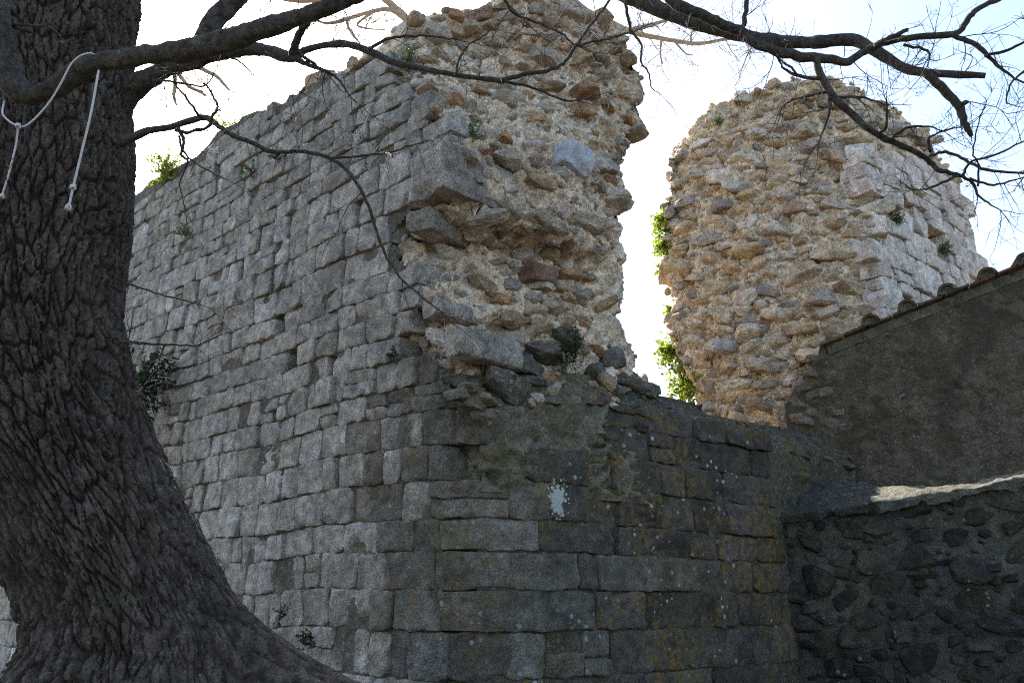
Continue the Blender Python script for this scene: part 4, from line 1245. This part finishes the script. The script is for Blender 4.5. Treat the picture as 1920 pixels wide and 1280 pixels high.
small_b = [
 # (points, z0, z1)
 ([(940, 151, 6), (990, 138, 5.5), (1030, 132, 5), (1060, 115, 4.5), (1080, 85, 4.5), (1110, 45, 4), (1140, 5, 3), (1160, -30, 2)], 3.6, 3.7),
 ([(945, 152, 4.5), (1000, 165, 3.5), (1050, 185, 3), (1080, 188, 2.5), (1120, 178, 1.5)], 3.6, 3.65),
 ([(1082, 85, 3.5), (1130, 75, 3.3), (1170, 64, 3), (1187, 61, 3)], 3.65, 3.8),
 ([(1168, -30, 4.5), (1174, 10, 4.2), (1180, 45, 4), (1186, 62, 4), (1203, 85, 3), (1202, 115, 2.6), (1215, 135, 2.2), (1222, 165, 1.7), (1237, 176, 1)], 3.8, 3.8),
 ([(690, 94, 5), (720, 76, 4), (750, 69, 3.6), (800, 68, 3), (850, 73, 2.2), (880, 80, 1.2)], 3.6, 3.65),
 ([(853, 140, 3), (862, 110, 3), (875, 88, 2.5), (905, 68, 2), (940, 40, 1.4)], 3.6, 3.6),
 ([(935, -20, 4.5), (962, 24, 4), (1005, 42, 3.5), (1050, 62, 3), (1080, 86, 2.6)], 3.5, 3.66),
 ([(545, 106, 10), (575, 120, 6.5), (605, 132, 5), (632, 147, 3.5), (658, 182, 1.6)], 3.6, 3.55),
 ([(548, 104, 11), (558, 70, 10), (575, 44, 9), (590, 10, 8)], 3.6, 3.4),
 ([(560, 100, 5), (585, 118, 4), (607, 135, 3)], 3.6, 3.55),
 ([(225, 268, 13), (270, 248, 10), (320, 238, 8.5), (378, 220, 8.5), (400, 230, 7.5), (430, 250, 6.6), (470, 266, 6.2), (510, 284, 6), (560, 283, 5.6), (610, 294, 5.5), (640, 310, 5), (670, 345, 4.8), (690, 385, 4.4), (705, 430, 4), (715, 460, 3.8), (730, 490, 3.4), (755, 525, 3), (790, 555, 2.6), (832, 589, 1.8)], 4.3, 3.95),
 ([(620, 296, 4), (680, 292, 3.4), (730, 285, 2.8), (780, 270, 2), (806, 262, 1.2)], 3.85, 3.9),
 ([(335, 240, 5), (345, 268, 4), (340, 290, 3.5), (351, 303, 3), (338, 342, 1.8), (342, 370, 1.2)], 3.75, 3.7),
 ([(330, 244, 5.5), (355, 248, 4.5), (388, 238, 4), (400, 215, 4), (407, 205, 3.5), (405, 190, 3), (388, 160, 2.5)], 3.75, 3.7),
 ([(335, 255, 3), (345, 285, 3), (365, 305, 2.2), (400, 325, 1.8), (430, 340, 1)], 3.75, 3.7),
 ([(378, 222, 4), (370, 212, 3.6), (345, 180, 3), (330, 160, 2.2)], 3.75, 3.6),
 ([(285, 152, 3), (330, 155, 3), (375, 162, 2.5), (395, 150, 1.8), (408, 125, 1.3)], 3.6, 3.6),
 ([(402, 98, 3), (440, 110, 2.5), (465, 130, 2), (482, 149, 1.2)], 3.3, 3.4),
 # right limb
 ([(1235, -25, 15), (1270, 8, 15), (1310, 26, 14), (1350, 44, 14), (1395, 62, 12)], 4.05, 4.0),
 ([(1395, 70, 10), (1430, 88, 12), (1500, 106, 13), (1560, 112, 11.5), (1592, 115, 10), (1622, 95, 9), (1655, 80, 9), (1700, 72, 8.5), (1790, 64, 8), (1812, 40, 7.5), (1832, 18, 7), (1870, 0, 6), (1910, -10, 5)], 4.0, 4.05),
 ([(1735, 136, 11), (1768, 168, 11.5), (1797, 198, 11), (1808, 230, 9), (1822, 256, 5)], 3.95, 3.9),
 ([(1797, 200, 7), (1806, 195, 6.5), (1813, 190, 5)], 3.92, 3.9),
 ([(1532, 108, 9), (1538, 140, 10), (1560, 178, 10), (1600, 217, 9), (1650, 256, 8.2), (1700, 277, 7.4), (1740, 300, 7), (1760, 318, 6.4), (1800, 330, 5), (1822, 342, 4), (1838, 370, 3), (1876, 394, 1.5)], 4.0, 3.8),
 ([(1743, 292, 4), (1772, 285, 4), (1810, 300, 4), (1850, 318, 3.8), (1925, 325, 3)], 3.85, 3.7),
 ([(1806, 327, 3.6), (1822, 302, 3), (1870, 289, 2.8), (1925, 262, 2)], 3.82, 3.7),
 ([(1818, 334, 3.4), (1862, 347, 3), (1912, 335, 1.8)], 3.82, 3.75),
 ([(1788, 66, 6.5), (1830, 85, 6.5), (1858, 110, 5), (1888, 138, 3.2), (1925, 158, 2.4)], 4.0, 3.9),
 ([(1846, 106, 4.4), (1890, 94, 4), (1925, 76, 3)], 3.95, 3.85),
 ([(1640, 87, 7), (1662, 74, 6), (1702, 56, 5)], 3.98, 3.95),
 ([(1694, 84, 4), (1738, 95, 3.4), (1743, 112, 2)], 4.0, 3.95),
 ([(1538, 147, 6), (1500, 143, 4.4), (1472, 130, 3.2), (1455, 105, 2.4), (1440, 95, 1.5)], 3.98, 3.9),
 ([(1495, 142, 3.5), (1480, 125, 3), (1463, 112, 2.2), (1457, 98, 1.5)], 3.95, 3.9),
 ([(1395, 48, 6), (1398, 20, 6), (1402, -15, 6)], 4.05, 4.1),
 ([(1650, 250, 4), (1662, 238, 3.4), (1663, 200, 2.4), (1660, 185, 1.2)], 3.9, 3.85),
 ([(1552, 172, 4), (1500, 183, 3.4), (1478, 192, 2.6), (1464, 207, 1.5)], 3.98, 3.9),
 ([(1553, 175, 4.5), (1556, 200, 4), (1549, 232, 3), (1535, 268, 1.5)], 3.98, 3.92),
 ([(1572, 182, 4), (1620, 183, 3), (1655, 195, 1.6)], 3.98, 3.9),
 ([(1672, 262, 4), (1700, 240, 3.2), (1740, 238, 2.6), (1768, 245, 1.4)], 3.88, 3.8),
 ([(1795, 330, 4), (1750, 350, 3), (1730, 356, 2), (1712, 355, 1.2)], 3.82, 3.78),
 ([(1745, 285, 4), (1742, 262, 3.2), (1752, 252, 2.6), (1790, 240, 1.6)], 3.84, 3.8),
 ([(1833, 350, 3), (1835, 310, 2.4), (1825, 285, 2), (1835, 230, 1.6), (1850, 190, 1.2)], 3.8, 3.75),
 ([(1925, 130, 3), (1900, 152, 2.6), (1890, 172, 2.2), (1890, 192, 1.6), (1906, 200, 1)], 3.7, 3.7),
 # dead sticks low on the trunk
 ([(225, 640, 5), (300, 645, 3.6), (362, 648, 2.6)], 3.85, 4.1),
 ([(235, 530, 3), (290, 548, 2.4), (340, 562, 2), (395, 577, 1)], 3.85, 4.1),
 ([(310, 645, 2.6), (300, 670, 2), (295, 690, 1.2)], 4.0, 4.0),
 ([(60, 60, 5), (20, 50, 4), (60, 48, 3.2), (100, 55, 2), (130, 88, 1.2)], 3.3, 3.2),
]
for pts, z0, z1 in small_b:
    branch('branch', pts, oak, bb, z0, z1, 10, 0.2, jag=0.002, per=5)

def grow(mb, p, d, L_, r, depth, seg=0.05, up=0.1, sides=4, wander=0.13):
    n = max(3, int(L_ / seg)); path = [p]; dd = d / np.linalg.norm(d)
    for i in range(n):
        dd = dd + rng.normal(0, wander, 3) + np.array([0, 0, up * 0.2]); dd /= np.linalg.norm(dd)
        path.append(path[-1] + dd * L_ / n)
    path = np.array(path)
    rad = np.linspace(r, r * 0.45, len(path))
    v, f = tube(path, rad, sides, cap=False)
    mb.add(v, f)
    if depth > 0:
        k = rng.integers(2, 5)
        for _ in range(k):
            i = rng.integers(1, len(path))
            t = path[min(i, len(path) - 1)] - path[i - 1]; t /= np.linalg.norm(t) + 1e-9
            side = np.cross(t, rng.normal(size=3)); side /= np.linalg.norm(side) + 1e-9
            grow(mb, path[i], t * rng.uniform(0.3, 0.9) + side * rng.uniform(0.5, 1.0), L_ * rng.uniform(0.35, 0.65), r * 0.65, depth - 1, seg, up, sides, wander)

tw = MB2()
for bi, (path, rad) in enumerate(BRANCHES):
    px, py = proj(path)
    lens = np.linalg.norm(np.diff(path, axis=0), axis=1).sum()
    n = int(lens * (5.0 if rad.max() < 0.02 else 4.0)) + 2
    for _ in range(n):
        i = rng.integers(1, len(path) - 1)
        if px[i] < -50 or px[i] > 2000 or py[i] < -150:
            continue
        t = path[i + 1] - path[i - 1]; t /= np.linalg.norm(t)
        s = np.cross(t, rng.normal(size=3)); s /= np.linalg.norm(s)
        s[1] *= 0.6
        L_ = rng.uniform(0.08, 0.42) if rad[i] > 0.006 else rng.uniform(0.06, 0.26)
        grow(tw, path[i], t * rng.uniform(0, 0.8) + s, L_, min(rad[i] * 0.5, rng.uniform(0.0016, 0.0034)), 2 if L_ > 0.14 else 1, 0.035)
    # fine spray at the tip
    if rad[-1] < 0.008:
        t = path[-1] - path[-3]; t /= np.linalg.norm(t)
        for _ in range(3):
            grow(tw, path[-1], t + rng.normal(0, 0.45, 3), rng.uniform(0.1, 0.3), min(rad[-1] * 0.8, 0.0028), 2, 0.035)
o = tw.build('twigs', M['twig'], oak); o['kind'] = 'stuff'

# ---- a second bare tree behind the ruin, pale in the sun
BRN = len(BRANCHES)
bt = thing('background_tree', 'pale bare tree in full sun behind the ruined wall', 'tree')
pb = M['pale_bark']
branch('trunk', [(860, 900, 34), (850, 600, 32), (830, 300, 26), (800, 120, 16), (765, 40, 9), (735, 10, 9), (700, -20, 8), (660, -60, 6)], bt, pb, 14.5, 13.0, 14, 0.15)
bg = [([(765, 40, 7), (730, 18, 6), (690, 24, 5), (650, 36, 5), (615, 44, 4), (590, 38, 2)], 13.2, 13),
      ([(650, 36, 4), (655, 55, 4), (675, 82, 2)], 13, 13),
      ([(700, 22, 3.5), (670, 46, 3), (690, 54, 2.4), (722, 56, 1.5)], 13, 13),
      ([(700, -20, 6), (640, -5, 6), (560, 2, 6), (490, -10, 4)], 13, 12.8),
      ([(900, 300, 16), (980, 60, 14), (1050, -5, 11), (1100, 22, 9), (1150, 45, 8), (1190, 62, 7), (1260, 76, 5.5), (1310, 82, 5), (1360, 74, 4), (1400, 72, 3), (1420, 90, 2)], 13.8, 13),
      ([(1175, 58, 6), (1215, 48, 5), (1250, 38, 4), (1290, 20, 3)], 13.2, 13),
      ([(1265, 78, 3), (1285, 100, 2), (1300, 104, 1.5)], 13, 13),
      ([(1240, 72, 3), (1238, 100, 2.5), (1242, 120, 2)], 13, 13),
      ([(1295, 80, 3), (1298, 60, 2.5), (1318, 56, 2), (1330, 62, 1.5)], 13, 13),
      ([(296, 92, 6), (318, 118, 5), (328, 148, 5), (326, 180, 4), (331, 198, 2.5)], 13.2, 13),
      ([(325, 125, 6), (352, 160, 5), (375, 172, 4), (385, 180, 2)], 13, 13),
      ([(340, 110, 6), (390, 135, 6), (408, 145, 5), (430, 170, 3)], 13, 13)]
for pts, z0, z1 in bg:
    branch('branch', pts, bt, pb, z0, z1, 8, 0.15)
tw = MB2()
for path, rad in BRANCHES[BRN + 1:]:
    lens = np.linalg.norm(np.diff(path, axis=0), axis=1).sum()
    for _ in range(int(lens * 5) + 2):
        i = rng.integers(1, len(path) - 1)
        t = path[i + 1] - path[i - 1]; t /= np.linalg.norm(t)
        s = np.cross(t, rng.normal(size=3)); s /= np.linalg.norm(s)
        grow(tw, path[i], t * 0.5 + s, rng.uniform(0.3, 0.9), rng.uniform(0.005, 0.010), 2, 0.12)
o = tw.build('twigs', pb, bt); o['kind'] = 'stuff'

# ------------------------------------------------------------------ ropes on the oak
def rope_path(pts, zc):
    return catmull(np.array([at(x, y, z) for x, y, z in [(p[0], p[1], p[2] if len(p) > 2 else zc) for p in pts]]), 10)
def rope_geo(path, r):
    """three twisted strands"""
    mb = MB2()
    seg = np.concatenate([[0], np.cumsum(np.linalg.norm(np.diff(path, axis=0), axis=1))])
    m = int(seg[-1] / 0.006) + 4
    s = np.linspace(0, seg[-1], m)
    pp = np.stack([np.interp(s, seg, path[:, k]) for k in range(3)], 1)
    t = np.gradient(pp, axis=0); t /= np.linalg.norm(t, axis=1, keepdims=True)
    x = np.cross(t, [0.3, 1, 0.1]); x /= np.linalg.norm(x, axis=1, keepdims=True); y = np.cross(t, x)
    for k in range(3):
        a = s / (r * 7) * 2 * math.pi + k * 2.094
        q = pp + (np.cos(a)[:, None] * x + np.sin(a)[:, None] * y) * r * 0.5
        v, f = tube(q, np.full(m, r * 0.62), 5)
        mb.add(v, f)
    return mb
def knot(c, r):
    mb = MB2()
    a = np.linspace(0, 4 * math.pi, 30)
    q = np.stack([np.cos(a) * r * 1.3, np.sin(a) * r * 1.3, np.linspace(-r, r, 30)], 1) + c
    v, f = tube(q, np.full(30, r * 0.75), 6)
    mb.add(v, f)
    return mb
RZ = 3.14
rp = thing('rope', 'pale rope looped over the branch and knotted, its end dangling at the left edge', 'rope', 'ropes hanging from the oak')
rope_geo(rope_path([(185, 132, 3.2), (178, 104, 3.14), (158, 102, 3.1), (135, 118, 3.1), (115, 155, 3.1), (95, 188, 3.1), (70, 218, 3.1), (48, 236, 3.1), (34, 236, 3.1), (18, 228, 3.1), (5, 213, 3.12), (8, 190, 3.25)], RZ), 0.0037).build('loop', M['rope'], rp)
rope_geo(rope_path([(34, 236, 3.09), (30, 270, 3.1), (18, 320, 3.1), (4, 366, 3.1)], RZ), 0.0037).build('hanging_end', M['rope'], rp)
knot(at(34, 236, 3.085), 0.0055).build('knot', M['rope'], rp)
knot(at(4, 368, 3.1), 0.005).build('end_knot', M['rope'], rp)
rp2 = thing('rope', 'white rope hanging straight from the branch with a frayed tassel end', 'rope', 'ropes hanging from the oak')
rope_geo(rope_path([(186, 128, 3.16), (182, 150, 3.12), (170, 215, 3.1), (152, 290, 3.1), (140, 340, 3.1), (130, 383, 3.1)], RZ), 0.0045).build('hanging_end', M['rope'], rp2)
knot(at(137, 351, 3.095), 0.006).build('knot', M['rope'], rp2)
mb = MB2(); c = at(130, 380, 3.1)
for _ in range(40):
    a = random.uniform(0, 6.28); s = random.uniform(0, 0.02)
    e = c + np.array([math.cos(a) * s, math.sin(a) * s, -random.uniform(0.02, 0.036)])
    mdl = c + (e - c) * 0.5 + np.array([math.cos(a), math.sin(a), 0]) * 0.004
    v, f = tube(np.array([c, mdl, e]), np.array([0.0022, 0.0016, 0.0009]), 4); mb.add(v, f)
mb.build('tassel', M['rope'], rp2)

# ------------------------------------------------------------------ plants
def leaf_geo(c, d, nrm, L_, W_):
    d = d / np.linalg.norm(d); s = np.cross(d, nrm); s /= np.linalg.norm(s) + 1e-9
    n = np.cross(s, d)
    v = np.array([c, c + d * L_ * 0.45 + s * W_ / 2 + n * L_ * 0.06, c + d * L_ - n * L_ * 0.12, c + d * L_ * 0.45 - s * W_ / 2 + n * L_ * 0.06, c + d * L_ * 0.5 - n * L_ * 0.04])
    return v, [[0, 1, 4], [1, 2, 4], [2, 3, 4], [3, 0, 4]]
def plant(name, label, cat, c, size, nst, lpn, L_, W_, mat, group=None, dirv=(0, 0, 1), spread=0.8, droop=0.0, stem=0.0025):
    t = thing(name, label, cat, group)
    ms = MB2(); ml = MB2()
    dirv = np.asarray(dirv, float); size = np.asarray(size, float)
    for _ in range(nst):
        d = dirv + rng.normal(0, spread, 3); d /= np.linalg.norm(d)
        path = [np.asarray(c, float) + rng.normal(0, 0.12, 3) * size]
        n = 6
        for k in range(n):
            d2 = d + rng.normal(0, 0.22, 3) - np.array([0, 0, droop * k / n]); d2 /= np.linalg.norm(d2)
            path.append(path[-1] + d2 * size / n)
        path = np.array(path)
        v, f = tube(path, np.linspace(stem, stem * 0.5, len(path)), 4, cap=False); ms.add(v, f)
        for _l in range(lpn):
            k = rng.uniform(0.15, 1) * (n)
            i = min(int(k), n - 1)
            p = path[i] + (path[i + 1] - path[i]) * (k - i)
            dl = rng.normal(size=3) + d * 0.5; nl = rng.normal(size=3) + np.array([0, 0, 0.8])
            v, f = leaf_geo(p, dl, nl, L_ * rng.uniform(0.6, 1.2), W_ * rng.uniform(0.6, 1.2)); ml.add(v, f)
    ms.build('stems', M['stem'], t)
    o = ml.build('leaves', mat, t, False); o['kind'] = 'stuff'
    return t
def onA(px, py, off=0.02): u, z = A.hit(px, py); return A.pt(np.array(u), np.array(z), np.array(off))
def onB(px, py, off=0.02):
    u, z = B.hit(px, py, off); return B.pt(np.array(u), np.array(z), np.array(off))
plant('wall_bush', 'yellow-green bush on the wall top beside the oak trunk', 'bush', onA(312, 335, 0.0), (0.42, 0.35, 0.34), 46, 22, 0.055, 0.03, M['leaf_yellow'], 'plants on the ruin')
plant('wall_bush', 'sparse yellow-green bush on the wall top above the broken twig', 'bush', onA(428, 236, -0.15), (0.5, 0.4, 0.3), 22, 16, 0.05, 0.028, M['leaf_yellow'], 'plants on the ruin')
for lab, px, py, s, nst, mt in [('small green plant in a joint below the broken-barked branch', 478, 328, 0.16, 16, 'leaf_mid'), ('dark green tuft under the forked branch on the ashlar face', 528, 300, 0.13, 14, 'leaf_dark'),
                            ('small green tuft growing halfway up the ashlar near the trunk', 354, 442, 0.17, 18, 'leaf_mid')]:
    plant('wall_plant', lab, 'plant', onA(px, py), (s, s, s), nst, 12, 0.035, 0.016, M[mt], 'plants on the ruin', (A.n[0], A.n[1], 0.5), 0.6)
plant('fern', 'little dark fern in a joint left of the projecting quoin', 'fern', onA(745, 668), (0.1, 0.1, 0.08), 14, 14, 0.03, 0.01, M['leaf_dark'], 'plants on the ruin', (A.n[0], A.n[1], 0.3), 0.7)
plant('wall_plant', 'small leafy sprig high in the broken rubble beside the quoin', 'plant', onB(880, 250, -0.02), (0.14, 0.14, 0.13), 10, 9, 0.04, 0.02, M['leaf_mid'], 'plants on the ruin', (B.n[0], B.n[1], 0.3), 0.7)
plant('spurge_plant', 'dark spurge with narrow leaves at the foot of the rubble', 'plant', onB(1062, 690, -0.12), (0.26, 0.26, 0.36), 15, 34, 0.05, 0.012, M['leaf_dark'], 'plants on the ruin', (B.n[0] * 0.3, B.n[1] * 0.3, 1), 0.3)
plant('dry_grass', 'dry grass tuft on top of the wall where the break begins', 'grass', onA(757, 120, -0.05), (0.2, 0.2, 0.22), 40, 6, 0.07, 0.005, M['leaf_mid'], 'plants on the ruin', (0, 0, 1), 0.4)
plant('dry_grass', 'brown dry grass hanging in the gap by the lower quoin', 'grass', onA(775, 650, 0.0), (0.14, 0.14, 0.14), 40, 2, 0.04, 0.003, M['straw'], 'plants on the ruin', (A.n[0], A.n[1], -0.2), 0.6, stem=0.0012)
plant('wall_plant', 'tiny plant at the foot of the wall beside the root', 'plant', onA(595, 1205, 0.08), (0.12, 0.12, 0.12), 14, 10, 0.035, 0.02, M['leaf_dark'], 'plants on the ruin', (A.n[0], A.n[1], 0.6), 0.7)
plant('wall_plant', 'small plant in the joint just above the root', 'plant', onA(540, 1150, 0.05), (0.08, 0.08, 0.1), 10, 8, 0.03, 0.016, M['leaf_dark'], 'plants on the ruin', (A.n[0], A.n[1], 0.6), 0.7)
for lab, px, py, s in [('grassy tuft in the upper hole of the pale ashlar flank', 1672, 415, 0.16), ('grassy tuft in the lower hole of the pale ashlar flank', 1764, 470, 0.2)]:
    plant('wall_plant', lab, 'plant', onB(px, py, -0.05), (s, s, s), 22, 9, 0.07, 0.012, M['leaf_mid'], 'plants on the tower', (B.n[0], B.n[1], 0.4), 0.6)
u, z = F2.hit(1350, 235); plant('wall_plant', 'green tuft near the top edge of the far tower', 'plant', F2.pt(np.array(u), np.array(z), np.array(0.0)), (0.16, 0.16, 0.14), 14, 10, 0.05, 0.012, M['leaf_mid'], 'plants on the tower', (F2.n[0], F2.n[1], 0.6), 0.5)
for lab, px, py, s, nst in [('uppermost clump of sunlit ivy on the tower edge', 1242, 400, 0.32, 26), ('second clump of sunlit ivy on the tower edge, narrow', 1243, 445, 0.34, 30), ('small loose ivy sprig halfway up the tower edge', 1240, 492, 0.22, 14),
                       ('sunlit ivy clump beside the middle of the tower edge', 1262, 575, 0.3, 24), ('wide ivy clump overhanging low on the tower edge', 1258, 650, 0.42, 34), ('lowest brightest ivy clump just above the low wall', 1282, 705, 0.5, 46)]:
    u, z = F2.hit(px, py)
    p = F2.pt(np.array(u), np.array(z), np.array(-0.25))
    plant('ivy', lab, 'ivy', p + np.array([0.03, 0, 0]), (s * 0.72, s * 0.72, s * 0.95), int(nst * 1.5), 18, 0.065, 0.05, M['leaf_sun'], 'ivy on the tower edge', (-0.6, 0.3, 0.1), 0.9, 0.7)
p = onA(312, 742, 0.3)
plant('holly_bush', 'dark glossy bush between the oak trunk and the ashlar wall', 'bush', p, (0.4, 0.36, 0.6), 50, 22, 0.07, 0.045, M['leaf_dark'], None, (-0.1, -0.1, 0.1), 0.9)
